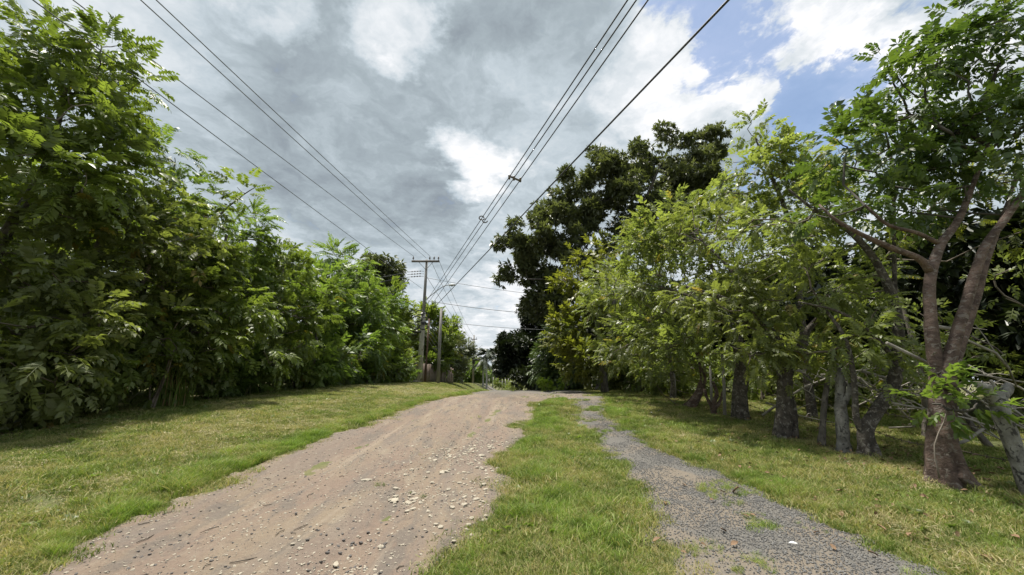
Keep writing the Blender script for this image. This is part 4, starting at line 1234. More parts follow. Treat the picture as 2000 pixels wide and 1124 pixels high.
# ------------------------------------------------------------------ palms
def palm(x, y, h, label, seed, nf=20, fl=3.6):
    z0 = gz(x, y)
    root = thing('palm_tree', label, 'palm tree', (x, y, z0), 'palms beside the distant road')
    p = [(0, 0, -0.2), (0.05, 0, h * 0.3), (0.0, 0, h * 0.6), (0.05, 0, h)]
    link('trunk', MB().tube(smooth_path([a + (b,) for a, b in zip(p, (0.3, 0.27, 0.24, 0.15))], 14)[:, :3], np.linspace(0.21, 0.13, 14), 10, True).mesh('trunk', M['palm_trunk'], True), root)
    link('crownshaft', MB().tube([(0.05, 0, h), (0.05, 0, h + 0.5), (0.05, 0, h + 1.2)], [0.2, 0.17, 0.06], 10).mesh('crownshaft', M['leaf_fresh'], True, {'tint': np.full(10 * 3 + 2, 0.5)}), root)
    r = random.Random(seed)
    for i in range(nf):
        az = i * 2.4 + r.uniform(-.2, .2)
        el = math.radians(r.uniform(-25, 75))
        d = np.array((math.cos(az), math.sin(az), 0))
        pts = []
        for t in np.linspace(0, 1, 9):
            pts.append(np.array((0.05, 0, h + 0.9)) + d * fl * (math.cos(el) * t + 0.15 * t * t) + np.array((0, 0, fl * (math.sin(el) * t - 0.62 * t * t))))
        pts = np.array(pts)
        mb = MB().tube(pts, np.linspace(0.04, 0.012, 9), 4, False)
        nn = 44 * 1
        s = np.array((-d[1], d[0], 0))
        T = 9 * 4
        for k in range(20):
            t = 0.15 + 0.83 * k / 19
            f = t * 8
            j = min(7, int(f))
            q = pts[j] + (pts[j + 1] - pts[j]) * (f - j)
            tg = pts[j + 1] - pts[j]
            tg = tg / np.linalg.norm(tg)
            ln = 0.75 * math.sin(math.pi * (0.15 + 0.8 * t)) + 0.2
            for sd in (1, -1):
                e = s * sd * 0.8 + tg * 0.5 + np.array((0, 0, -0.45 + r.uniform(-.15, .15)))
                e = e / np.linalg.norm(e) * ln
                wd = tg * 0.1
                mb.add([q - wd, q + wd, q + e * 0.55 + wd * 0.8 - (0, 0, 0.02), q + e * 0.55 - wd * 0.8 - (0, 0, 0.02)], [(0, 1, 2, 3)])
                mb.add([q + e * 0.55 - wd * 0.8 - (0, 0, 0.02), q + e * 0.55 + wd * 0.8 - (0, 0, 0.02), q + e - (0, 0, 0.12 * ln) + wd * .1, q + e - (0, 0, 0.12 * ln) - wd * .1], [(0, 1, 2, 3)])
        n = sum(len(a) for a in mb.V)
        link('frond', mb.mesh('frond', M['leaf_mango'], False, {'tint': np.full(n, r.uniform(0.2, 0.9))}), root)
    return root


pb = at(950, 750, 78)
palm(pb[0], 78, 6.3, 'palm tree with arching fronds right of the distant utility pole', 1)
pb = at(943, 750, 83)
palm(pb[0], 83, 4.6, 'second palm half hidden behind the first one', 2, 12, 2.8)
pb = at(962, 748, 110)
palm(pb[0], 110, 4.2, 'small distant palm under the mango branches', 3, 11, 2.2)

# ------------------------------------------------------------------ utility poles
def insulator(parent, loc, mat=None, s=1.0):
    prof = [(0.02, 0), (0.02, 0.12), (0.07, 0.13), (0.075, 0.16), (0.035, 0.19), (0.06, 0.21), (0.06, 0.24), (0.03, 0.28), (0.02, 0.36)]
    pf = [(r * s, z * s) for r, z in prof]
    return link('insulator', MB().lathe((0, 0, 0), pf, 8).mesh('insulator', mat or M['porcelain'], True), parent, loc=loc)


PY = 37.0
p_top = at(833, 508, PY)
p_base = at(817, 750, PY)
px, pz = p_top[0], gz(p_top[0], PY)
H = p_top[2] - pz
pole = thing('utility_pole', 'concrete utility pole with a crossarm, lamp arm and tangled cables on the left verge', 'utility pole', (px, PY, pz))
link('shaft', MB().tube([(0, 0, -0.3), (0, 0, H * 0.5), (0, 0, H * 0.55)], [0.29, 0.23, 0.21], 10).mesh('shaft', M['concrete'], True), pole)
link('upper_shaft', MB().tube([(0.02, 0, H * 0.5), (0.03, 0, H * 0.75), (0.03, 0, H)], [0.16, 0.145, 0.13], 10).mesh('upper_shaft', M['concrete_dark'], True), pole)
arm_z = at(833, 512, PY)[2] - pz
ax0, ax1 = at(805, 512, PY)[0] - px, at(859, 512, PY)[0] - px
link('crossarm', MB().box(((ax0 + ax1) / 2, -0.2, arm_z), (ax1 - ax0, 0.13, 0.19)).mesh('crossarm', M['arm_wood']), pole)
for sx in (-1, 1):
    link('brace', MB().tube([(0.03, -0.17, arm_z - 0.9), (0.75 * sx, -0.2, arm_z - 0.08)], 0.025, 4).mesh('brace', M['steel']), pole)
ins_x = [at(u, 510, PY)[0] - px for u in (808, 840, 848.5, 857)]
for x in ins_x:
    insulator(pole, (x, -0.2, arm_z + 0.09), s=1.35)
for v_ in (531, 536, 541):
    z = at(826, v_, PY)[2] - pz
    q = MB().tube([(-0.15, -0.1, z), (-0.5, -0.1, z + 0.03)], 0.02, 5)
    for k in range(4):
        q.tube([(-0.5 - 0.28 * k, -0.1, z + 0.03 - 0.02 * k), (-0.6 - 0.28 * k, -0.1, z + 0.03 - 0.02 * k)], 0.065, 8)
    q.tube([(-0.5, -0.1, z + 0.03), (-1.9, -0.1, z - 0.08)], 0.025, 5)
    link('strain_insulator', q.mesh('strain_insulator', M['porcelain'], True), pole)
lz = at(830, 590, PY)[2] - pz
le = at(876, 558, PY) - np.array((px, PY, pz))
link('lamp_arm', MB().tube(smooth_path([(0.0, -0.15, lz, .045), (le[0] * 0.45, -0.2, lz + (le[2] - lz) * 0.55, .04), (le[0] * 0.8, -0.2, le[2] - 0.15, .035), (le[0], -0.2, le[2], .03)], 14)[:, :3], 0.042, 6).mesh('lamp_arm', M['steel'], True), pole)
lh = le + np.array((0.0, -0.2, 0))
prof = [(0.03, -0.15), (0.06, 0.0), (0.13, 0.15), (0.17, 0.4), (0.15, 0.6), (0.06, 0.78), (0.01, 0.8)]
hd = link('lamp_head', MB().lathe((0, 0, 0), prof, 10, (1, 0, 0.05)).mesh('lamp_head', M['lamp_glass'], True), pole, loc=(le[0], -0.2, le[2]))
hd.scale = (1, 1, 0.7)
link('lens', MB().lathe((0.38, 0, -0.1), [(0.12, 0.0), (0.11, -0.06), (0.05, -0.12), (0.01, -0.13)], 10).mesh('lens', M['porcelain'], True), hd)
# clutter of communication cable at mid height
rc = random.Random(9)
for i, (dx, v_, R_) in enumerate([(-0.25, 612, 0.4), (-0.5, 625, 0.5), (0.3, 618, 0.35), (0.2, 640, 0.45), (-0.7, 640, 0.45)]):
    z = at(826, v_, PY)[2] - pz
    mb = MB()
    for k in range(4):
        an = np.linspace(0, 2 * math.pi, 20)
        mb.tube([(R_ * math.cos(a) * rc.uniform(.95, 1.05), -0.1 * k + 0.05, R_ * 0.55 * math.sin(a) * rc.uniform(.92, 1.08)) for a in an], 0.022, 5, False)
    link('cable_coil', mb.mesh('cable_coil', M['wire'], True), pole, loc=(dx, -0.3, z))
for dx, v_, w_ in [(-0.35, 650, 0.7), (0.15, 632, 0.5), (-0.9, 655, 0.9)]:
    z = at(826, v_, PY)[2] - pz
    link('splice_box', MB().lathe((-w_ / 2, 0, 0), [(0.02, 0), (0.09, 0.05), (0.1, w_ - 0.08), (0.02, w_)], 8, (1, 0, 0.04)).mesh('splice_box', M['black'], True), pole, loc=(dx, -0.35, z))
link('stub_post', MB().tube([(0, 0, -0.2), (0.03, 0, 3), (0.08, 0, at(838, 622, PY)[2] - gz(px + 0.48, PY))], [0.11, 0.1, 0.08], 8, True, 0.05).mesh('stub_post', M['wood_brown'], True), None, None, 'brown wooden post close against the concrete utility pole', 'post', None, (px + 0.48, PY + 0.3, gz(px + 0.48, PY)))
t2 = at(862, 603, 38)
zz = gz(t2[0], 38)
link('bare_pole', MB().tube([(0, 0, -0.2), (0, 0, (t2[2] - zz) * 0.5), (0, 0, t2[2] - zz)], [0.19, 0.155, 0.11], 10, True).mesh('bare_pole', M['concrete_dark'], True), None, None, 'bare tapered grey pole without crossarm right of the utility pole', 'pole', None, (t2[0], 38, zz))
FY = 88.0
t3 = at(926, 655, FY)
z3 = gz(t3[0], FY)
far_pole = thing('utility_pole', 'distant utility pole with short crossarm and a dark transformer', 'utility pole', (t3[0], FY, z3))
H3 = t3[2] - z3
link('shaft', MB().tube([(0, 0, -0.3), (0, 0, H3)], [0.24, 0.15], 8).mesh('shaft', M['concrete_dark'], True), far_pole)
link('crossarm', MB().box((0, -0.2, H3 - 1.0), (1.5, 0.14, 0.16)).mesh('crossarm', M['arm_wood']), far_pole)
for x in (-0.6, 0.6):
    insulator(far_pole, (x, -0.2, H3 - 0.92), s=1.2)
link('transformer', MB().lathe((0, 0, 0), [(0.05, 0), (0.34, 0.05), (0.36, 0.95), (0.3, 1.05), (0.08, 1.15)], 10).mesh('transformer', M['black'], True), far_pole, loc=(0.1, -0.55, at(924, 712, FY)[2] - z3))
link('lamp_arm', MB().tube([(0, -0.1, H3 * 0.62), (1.2, -0.3, H3 * 0.72), (2.0, -0.35, H3 * 0.78)], 0.05, 5).mesh('lamp_arm', M['steel'], True), far_pole)

# ------------------------------------------------------------------ wires
def wire(label, a, b, r, mat, sag=0.0, name='power_line', group=None, n=28):
    a, b = np.array(a), np.array(b)
    P = np.array([a + (b - a) * t - np.array((0, 0, sag)) * 4 * t * (1 - t) for t in np.linspace(0, 1, n)])
    return link(name, MB().tube(P - a, r, 6, False).mesh(name, mat, True), None, None, label, 'overhead wire', group, tuple(a))


def overhead(label, pole_pt, u, v, Y, r, mat, sag=0.15, beyond=1.5, **k):
    """from the pole through the point seen at the picture's top edge and on to the pole behind the viewer"""
    a, b = np.array(pole_pt), at(u, v, Y)
    e = a + (b - a) * beyond
    return wire(label, a, e, r, mat, sag, n=60, **k)


G1 = 'power lines along the left side'
ih = arm_z + 0.09 + 0.36 * 1.35
pw = lambda x, z: (px + x, PY - 0.2, pz + z)
overhead('rightmost overhead line of the left set, running to the crossarm', pw(ins_x[1], ih), 312, 0, 8.7, 0.018, M['wire_grey'], 0.12, group=G1)
overhead('second overhead line from the right in the left set', pw(0.0, ih - 0.2), 282, 0, 8.6, 0.018, M['wire_grey'], 0.12, group=G1)
overhead('overhead line of the left set ending at the left crossarm tip', pw(ins_x[0], ih), 152, 0, 8.0, 0.018, M['wire_grey'], 0.12, group=G1)
overhead('lowest overhead line of the left set, passing in front of the leaves', tuple(at(824, 564, PY)), 74, 0, 6.6, 0.016, M['wire_grey'], 0.1, group=G1)
G2 = 'bundled lines crossing from the pole to the upper right'
ends = []
for lb, u0, v0, u1, Y in [('left line of the three parallel ones crossing overhead', 832, 590, 1226, 6.2), ('middle line of the three parallel ones crossing overhead', 835, 594, 1243, 6.2), ('right line of the three parallel ones crossing overhead', 840, 600, 1266, 6.2)]:
    overhead(lb, at(u0, v0, PY), u1, 0, Y, 0.017, M['wire'], 0.0, group=G2)
    ends.append((at(u0, v0, PY), at(u1, 0, Y)))
overhead('thick black cable crossing the sky to the top right', at(845, 604, PY), 1423, 0, 5.6, 0.026, M['wire'], 0.0)


def at_y(seg, Y):
    a, b = seg
    return a + (b - a) * ((Y - a[1]) / (b[1] - a[1]))


for lb, Y, kind in [('flat bar spacer clamping the three parallel lines', 13.3, 0), ('small looped clamp on the two left parallel lines', 17.2, 1)]:
    A_, B_, C_ = (at_y(s, Y) for s in ends)
    sp = thing('line_spacer', lb, 'cable clamp', tuple(A_))
    if kind == 0:
        link('bar', MB().tube([(0, 0, 0.05), (C_ - A_) * 0.5 + (0, 0, 0), (C_ - A_) + (0, 0, -0.05)], 0.045, 6).mesh('bar', M['arm_wood']), sp)
        for q in (A_, B_, C_):
            link('clamp', MB().tube([q - A_ - (0, 0.12, 0), q - A_ + (0, 0.12, 0)], 0.05, 6).mesh('clamp', M['porcelain']), sp)
    else:
        an = np.linspace(0, math.pi * 1.6, 12)
        link('loop', MB().tube([(0.12 * math.cos(a), 0, 0.1 * math.sin(a) + 0.05) for a in an], 0.03, 5).mesh('loop', M['arm_wood']), sp)
        link('hook', MB().tube([(0.12 * math.cos(a) + (B_ - A_)[0], 0, -0.1 * math.sin(a) + (B_ - A_)[2] - 0.03) for a in an], 0.03, 5).mesh('hook', M['arm_wood']), sp)
G3 = 'cross wires over the road'
wire('upper cross wire from the pole head to the giant tree', at(833, 543, PY), at(1150, 585, 38), 0.02, M['wire_grey'], 0.25, group=G3)
wire('cross wire starting at the lamp arm foot', at(836, 588, PY), at(1080, 615, 38), 0.026, M['wire_grey'], 0.2, group=G3)
wire('lowest cross wire from the bare grey pole', at(861, 628, 38), at(1080, 645, 38.5), 0.022, M['wire_grey'], 0.15, group=G3)
G4 = 'lines running on from the crossarm to the distant pole'
for k, (u0, v0) in enumerate([(857, 508), (841, 508), (833, 540)]):
    wire(['line to the distant pole from the right crossarm tip', 'line to the distant pole from the crossarm middle', 'line to the distant pole from below the crossarm'][k], at(u0, v0, PY), at((925, 922, 926)[k], (657, 664, 668)[k], FY), 0.02, M['wire_grey'], 0.7, group=G4)
G5 = 'sagging bundle of low cables from pole to pole'
for k in range(5):
    wire(['lowest sagging cable of the low bundle', 'second lowest sagging cable of the low bundle', 'middle sagging cable of the low bundle', 'second highest sagging cable of the low bundle', 'highest sagging cable of the low bundle'][k],
         at(826, 648 - 9 * k, PY), at(922, 715 - 4 * k, FY), 0.035, M['wire_grey'], 2.6 - 0.3 * k, group=G5)
wire('insulated wire from the left arm running off behind the dark tree, upper', at(792, 533, PY), at(600, 560, 47), 0.02, M['wire_grey'], 0.2)
wire('insulated wire from the left arm running off behind the dark tree, lower', at(792, 541, PY), at(600, 572, 47), 0.02, M['wire_grey'], 0.2)
wire('service cable from the cable coils into the left hedge', at(820, 620, PY), at(480, 455, 12.6), 0.018, M['wire'], 0.35)

# ------------------------------------------------------------------ board fence, small posts
fence = thing('board_fence', 'tall fence of weathered reddish boards behind the poles', 'fence', (-9.9, 39, gz(-9.9, 39)))
fb = np.array((-9.9, 39, gz(-9.9, 39)))
fa, fe = np.array((-10.2, 38.8)), np.array((-8.0, 51.5))
rb = random.Random(4)
NBD = 34
for i in range(NBD):
    t = i / (NBD - 1)
    p = fa + (fe - fa) * t
    hgt = 2.1 + rb.uniform(-.08, .08) - 0.1 * t
    ang = math.atan2(-(fe - fa)[0], (fe - fa)[1]) + rb.uniform(-.05, .05)
    o = link('board', MB().box((0, 0, hgt / 2), (0.035, 0.3, hgt)).mesh('board', M['board']), fence, loc=(p[0] - fb[0] + rb.uniform(-.03, .03), p[1] - fb[1], gz(p[0], p[1]) - 0.05 - fb[2]))
    o.rotation_euler = (0, 0, ang)
for hz in (0.5, 1.6):
    P = [(fa + (fe - fa) * t) for t in np.linspace(0, 1, 8)]
    link('rail', MB().tube([(p[0] - fb[0] - 0.06, p[1] - fb[1], gz(p[0], p[1]) + hz - fb[2]) for p in P], 0.035, 4).mesh('rail', M['wood_brown']), fence)
b = at(806, 750, 36.6)
link('guard_rail', MB().tube([(-1.6, 0, 0.12), (0.5, 0.1, 0.12)], 0.07, 6).mesh('guard_rail', M['concrete_dark'], True), None, None, 'low grey pipe lying across the foot of the utility pole', 'pipe', None, (b[0], b[1], gz(b[0], b[1])))
cp = [(955, 118, 2.3), (963, 124, 2.2), (969, 130, 2.3), (975, 136, 2.2), (981, 142, 2.1), (987, 150, 2.2), (993, 158, 2.1)]
for i, (u, Y, h) in enumerate(cp):
    b = at(u, 750, Y)
    z = gz(b[0], Y)
    link('concrete_post', MB().tube([(0, 0, -0.2), (0, 0, h + max(0, 0.7 - z))], [0.2, 0.17], 6).mesh('concrete_post', M['concrete'], True), None, None, 'small whitish post in the distant row beyond the palms', 'post', 'distant row of whitish posts', (b[0], Y, z))

# ------------------------------------------------------------------ grass
hidden = bpy.data.collections.new('grass_sources')


def blades(name, n, rad, hmin, hmax, wid, lean, mat, seed, seg=2):
    r = np.random.default_rng(seed)
    V, Q, T = [], [], []
    for i in range(n):
        a = r.uniform(0, 6.283)
        q = rad * math.sqrt(r.random())
        b = np.array((q * math.cos(a), q * math.sin(a), -0.01))
        h = r.uniform(hmin, hmax)
        az = r.uniform(0, 6.283)
        d = np.array((math.cos(az), math.sin(az), 0))
        ln = lean * r.uniform(0.2, 1.2) * h
        f = r.uniform(0, 6.283)
        s = np.array((math.cos(f), math.sin(f), 0)) * wid * r.uniform(0.7, 1.3) * 0.5
        k = len(V)
        for j in range(seg + 1):
            t = j / seg
            p = b + d * ln * t * t + np.array((0, 0, h * (t - 0.25 * lean * t * t)))
            w = 1 - 0.85 * t
            V += [p - s * w, p + s * w]
        Q += [(k + 2 * j, k + 2 * j + 1, k + 2 * j + 3, k + 2 * j + 2) for j in range(seg)]
        T += [r.random()] * (2 * seg + 2)
    me = mesh_quads(name, V, Q, mat, {'tint': np.array(T)})
    o = bpy.data.objects.new(name, me)
    hidden.objects.link(o)
    return o


def blob_stone(name, seed, mat, flat=0.55, cuts=2):
    import bmesh
    bm = bmesh.new()
    bmesh.ops.create_icosphere(bm, subdivisions=1, radius=0.5)
    r = random.Random(seed)
    ax = [r.uniform(0.7, 1.3) for _ in range(2)]
    for v in bm.verts:
        k = r.uniform(0.72, 1.15)
        v.co = Vector((v.co.x * ax[0] * k, v.co.y * ax[1] * k, v.co.z * flat * k))
    me = bpy.data.meshes.new(name)
    bm.to_mesh(me)
    bm.free()
    me.materials.append(mat)
    return me


def scatter_gn(name, pts, rot, scl, idx, coll, kind='stuff'):
    """one object of countless instances on real points"""
    me = bpy.data.meshes.new(name)
    me.vertices.add(len(pts))
    me.vertices.foreach_set('co', np.ascontiguousarray(pts, np.float32).ravel())
    a = me.attributes.new('rot', 'FLOAT_VECTOR', 'POINT')
    a.data.foreach_set('vector', np.ascontiguousarray(rot, np.float32).ravel())
    a = me.attributes.new('scl', 'FLOAT', 'POINT')
    a.data.foreach_set('value', np.ascontiguousarray(scl, np.float32))
    a = me.attributes.new('pick', 'INT', 'POINT')
    a.data.foreach_set('value', np.ascontiguousarray(idx, np.int32))
    me.update()
    o = link(name, me, None, kind)
    g = bpy.data.node_groups.new(name, 'GeometryNodeTree')
    g.interface.new_socket('Geometry', in_out='INPUT', socket_type='NodeSocketGeometry')
    g.interface.new_socket('Geometry', in_out='OUTPUT', socket_type='NodeSocketGeometry')
    gi, go = g.nodes.new('NodeGroupInput'), g.nodes.new('NodeGroupOutput')
    ip = g.nodes.new('GeometryNodeInstanceOnPoints')
    ci = g.nodes.new('GeometryNodeCollectionInfo')
    ci.inputs['Collection'].default_value = coll
    ci.inputs['Separate Children'].default_value = True
    ci.inputs['Reset Children'].default_value = True
    ip.inputs['Pick Instance'].default_value = True

    def attr(nm, typ):
        n = g.nodes.new('GeometryNodeInputNamedAttribute')
        n.data_type = typ
        n.inputs['Name'].default_value = nm
        return [s for s in n.outputs if s.enabled and s.name == 'Attribute'][0]
    g.links.new(gi.outputs[0], ip.inputs['Points'])
    g.links.new(ci.outputs[0], ip.inputs['Instance'])
    g.links.new(attr('pick', 'INT'), ip.inputs['Instance Index'])
    g.links.new(attr('rot', 'FLOAT_VECTOR'), ip.inputs['Rotation'])
    g.links.new(attr('scl', 'FLOAT'), ip.inputs['Scale'])
    g.links.new(ip.outputs[0], go.inputs[0])
    md = o.modifiers.new('scatter', 'NODES')
    md.node_group = g
    return o


def source_coll(name, objs):
    c = bpy.data.collections.new(name)
    for i, o in enumerate(objs):
        c.objects.link(o)
    return c


C_LAWN = source_coll('lawn_sources', [blades('a_lawn%d' % i, 55, 0.13, 0.025, 0.075, 0.007, 1.0, M['grass'], 200 + i) for i in range(4)])
C_TALL = source_coll('tall_sources', [blades('b_tall%d' % i, 46, 0.12, 0.07, 0.19, 0.008, 0.9, M['grass_tall'], 210 + i, 3) for i in range(4)])
C_DRY = source_coll('dry_sources', [blades('c_dry%d' % i, 26, 0.16, 0.02, 0.05, 0.006, 3.2, M['grass_dry'], 220 + i) for i in range(3)])
gr = np.random.default_rng(99)


def area_points(n, x0, x1, y0, y1, power=1.0):
    y = y0 + (y1 - y0) * gr.random(n) ** power
    x = gr.uniform(x0, x1, n)
    return x, y


def lay(name, x, y, coll, ncoll, smin, smax, zoff=0.0, tilt=0.15):
    n = len(x)
    z = ground(x, y) + (vnoise(x, y, 1.1, 21) * 0.06 + vnoise(x, y, 0.3, 22) * 0.03) * sstep(60, 30, np.abs(y)) * sstep(30, 16, np.abs(x)) * (1 - sstep(-0.4, 0.1, np.maximum(in_dirt(x, y), in_track(x, y)))) + zoff
    rot = np.stack([gr.normal(0, tilt, n), gr.normal(0, tilt, n), gr.uniform(0, 6.283, n)], -1)
    s = gr.uniform(smin, smax, n) * (1 + 1.1 * vnoise(x, y, 0.42, 91)) * (1 + 0.9 * vnoise(x, y, 0.13, 92))
    return scatter_gn(name, np.stack([x, y, z], -1), rot, np.clip(s, 0.12, 2), gr.integers(0, ncoll, n), coll)


def frustum(x, y, m=1.5):
    return np.abs(x) < 1.52 * y + 2.0 + m


# short lawn near and far
X, Y = [], []
for (n, x0, x1, y0, y1) in [(46000, -9, 9, 2.0, 8), (52000, -10.5, 13, 8, 17), (44000, -11, 12, 17, 42), (9000, -12, 2, 42, 75)]:
    x, y = area_points(n, x0, x1, y0, y1)
    X.append(x)
    Y.append(y)
x, y = np.concatenate(X), np.concatenate(Y)
d = np.maximum(in_dirt(x, y), in_track(x, y))
ok = (gr.random(len(x)) < sstep(0.3, -0.35, d)) & frustum(x, y) & (x < 14) & (vnoise(x, y, 0.8, 61) > -0.27) & (vnoise(x, y, 0.25, 64) > -0.33)
FEET = [(o.location.x, o.location.y) for o in bpy.data.objects if o.name.split('.')[0] in ('fence_tree', 'tree_stump', 'fence_post')]
for fx, fy in FEET:
    ok &= np.hypot(x - fx, y - fy) > np.abs(gr.normal(0.3, 0.14, len(x)))
x, y = x[ok], y[ok]
far = sstep(8, 30, y)
n = len(x)
o = lay('lawn', x, y, C_LAWN, 4, 0.75, 1.35)
# taller grass: road edges and the middle strip
X, Y = [], []
for (n, y0, y1) in [(9000, 2.0, 9.0), (7000, 9, 26)]:
    y = gr.uniform(y0, y1, n)
    x = road_l(y) - np.abs(gr.normal(0, 0.28, n)) - 0.02
    X.append(x), Y.append(y)
x, y = np.concatenate(X), np.concatenate(Y)
ok = (in_dirt(x, y) < gr.normal(-0.02, 0.07, len(x))) & frustum(x, y) & (vnoise(x, y, 0.5, 63) > -0.12)
x1, y1 = x[ok], y[ok]
y = gr.uniform(2.0, 15.5, 16000)
t = gr.random(16000)
x = dirt_r(y) + (track_l(y) - dirt_r(y)) * t
ok = (np.maximum(in_dirt(x, y), in_track(x, y)) < gr.normal(-0.04, 0.12, len(x))) & (vnoise(x, y, 0.55, 65) > 0.0 + 0.3 * t * t) & (gr.random(len(x)) < 0.75)
x2, y2 = x[ok], y[ok]
y = gr.uniform(2.0, 16, 7000)
x = track_r(y) + np.abs(gr.normal(0, 0.35, 7000))
ok = (in_track(x, y) < gr.normal(-0.05, 0.12, len(x))) & (vnoise(x, y, 0.5, 67) > 0.02)
x3, y3 = x[ok], y[ok]
lay('verge_grass', np.concatenate([x1, x2, x3]), np.concatenate([y1, y2, y3]), C_TALL, 4, 0.35, 0.85)
# sparse tufts in road and track
y = gr.uniform(2.5, 15, 4200)
x = track_l(y) + (track_r(y) - track_l(y)) * gr.random(4200)
ok = (in_track(x, y) > 0) & (vnoise(x, y, 0.55, 69) > 0.1)
xa, ya = x[ok], y[ok]
y = gr.uniform(3, 24, 2500)
x = road_l(y) + (dirt_r(y) - road_l(y)) * (0.5 + 0.5 * gr.random(2500))
ok = (vnoise(x, y, 0.6, 70) > 0.25)
lay('weeds', np.concatenate([xa, x[ok]]), np.concatenate([ya, y[ok]]), C_TALL, 4, 0.2, 0.5, 0.0, 0.3)
# dry mowings
x, y = area_points(13000, -9, -2, 2.5, 30)
ok = (in_dirt(x, y) < -0.35) & (vnoise(x, y, 1.0, 73) > -0.04) & frustum(x, y)
xa, ya = x[ok], y[ok]
x, y = area_points(3500, 3, 9, 3, 14)
ok = (in_track(x, y) < -0.2) & (vnoise(x, y, 0.8, 75) > 0.1)
lay('mowings', np.concatenate([xa, x[ok]]), np.concatenate([ya, y[ok]]), C_DRY, 3, 0.7, 1.4, 0.035)

def weed_src(name, seed, n, L, w, mat):
    r = random.Random(seed)
    s = Spray()
    for i in range(n):
        az = i * 2.4 + r.uniform(-.3, .3)
        s.add(leaflet((0.01 * math.cos(az), 0.01 * math.sin(az), 0.0), (math.cos(az), math.sin(az), r.uniform(0.25, 1.0)), (0, 0, 1), L * r.uniform(.6, 1.1), w * r.uniform(.7, 1.1), 0.25))
    V, Q = s.done()
    return bpy.data.objects.new(name, mesh_quads(name, V, Q, mat, {'tint': np.full(len(V), r.uniform(.3, .8))}))


C_WEED = source_coll('weed_sources', [weed_src('f_weed%d' % i, 500 + i, 9 + 2 * i, 0.09, 0.045, M['leaf_fresh'] if i % 2 else M['leaf_left']) for i in range(4)])
x, y = area_points(5200, -10, 10, 4.2, 22)
ok = (np.maximum(in_dirt(x, y), in_track(x, y)) < -0.05) & (vnoise(x, y, 0.7, 95) > 0.07) & frustum(x, y)
xa, ya = x[ok], y[ok]
y = gr.uniform(4, 32, 2600)
x = -9.0 + gr.normal(0, 0.35, 2600)
lay('broadleaf_weeds', np.concatenate([xa, x]), np.concatenate([ya, y]), C_WEED, 4, 0.4, 1.0, 0.02, 0.3)

# ------------------------------------------------------------------ gravel, stones, litter
def mesh_objs(meshes, pre):
    out = []
    for i, me in enumerate(meshes):
        out.append(bpy.data.objects.new('%s%d' % (pre, i), me))
    return out


PALE = [blob_stone('stone', 400 + i, M['stone_pale'], 0.45) for i in range(5)]
DARK = [blob_stone('stone', 410 + i, M['stone_dark'], 0.6) for i in range(4)]
GRAV = [blob_stone('gravel', 420 + i, M['gravel'], 0.65) for i in range(4)]
C_GRAV = source_coll('gravel_sources', mesh_objs(GRAV, 'd_grav'))
C_PALE = source_coll('pale_sources', mesh_objs(PALE + DARK[:2], 'e_pale'))
n = 60000
y = 2.3 + 12.7 * gr.random(n) ** 1.7
x = track_l(y) - 0.2 + (track_r(y) - track_l(y) + 0.3) * gr.random(n)
ok = (in_track(x, y) > np.abs(gr.normal(0.0, 0.16, n))) & (gr.random(n) < sstep(16, 6, y) * 0.8 + 0.2) & (vnoise(x, y, 0.9, 81) > -0.1 + 0.3 * gr.random(n) - 0.14)
x, y = x[ok], y[ok]
n = len(x)
scatter_gn('gravel', np.stack([x, y, track_height(x, y) + 0.004], -1), gr.uniform(0, 6.28, (n, 3)), 0.009 + 0.02 * gr.random(n) ** 2, gr.integers(0, 4, n), C_GRAV)
n = 60000
y = 2.3 + 17 * gr.random(n) ** 1.6
t = gr.random(n)
x = road_l(y) + (dirt_r(y) - road_l(y)) * t
keep = (in_dirt(x, y) > 0.03) & (gr.random(n) < 0.3 + 0.8 * sstep(0.4, 0.8, t) * sstep(-0.14, 0.12, vnoise(x, y, 0.9, 83)))
x, y = x[keep], y[keep]
n = len(x)
scatter_gn('grit', np.stack([x, y, dirt_height(x, y) + 0.002], -1), np.stack([gr.normal(0, .2, n), gr.normal(0, .2, n), gr.uniform(0, 6.28, n)], -1), 0.006 + 0.036 * gr.random(n) ** 4, gr.integers(0, 7, n), C_PALE)


def put(name, me, x, y, h, s, label, cat, group=None, sq=None, tilt=0.15):
    o = link(name, me, None, None, label, cat, group, (x, y, h))
    o.rotation_euler = (gr.normal(0, tilt), gr.normal(0, tilt), gr.uniform(0, 6.28))
    o.scale = (s, s, s) if sq is None else sq
    return o


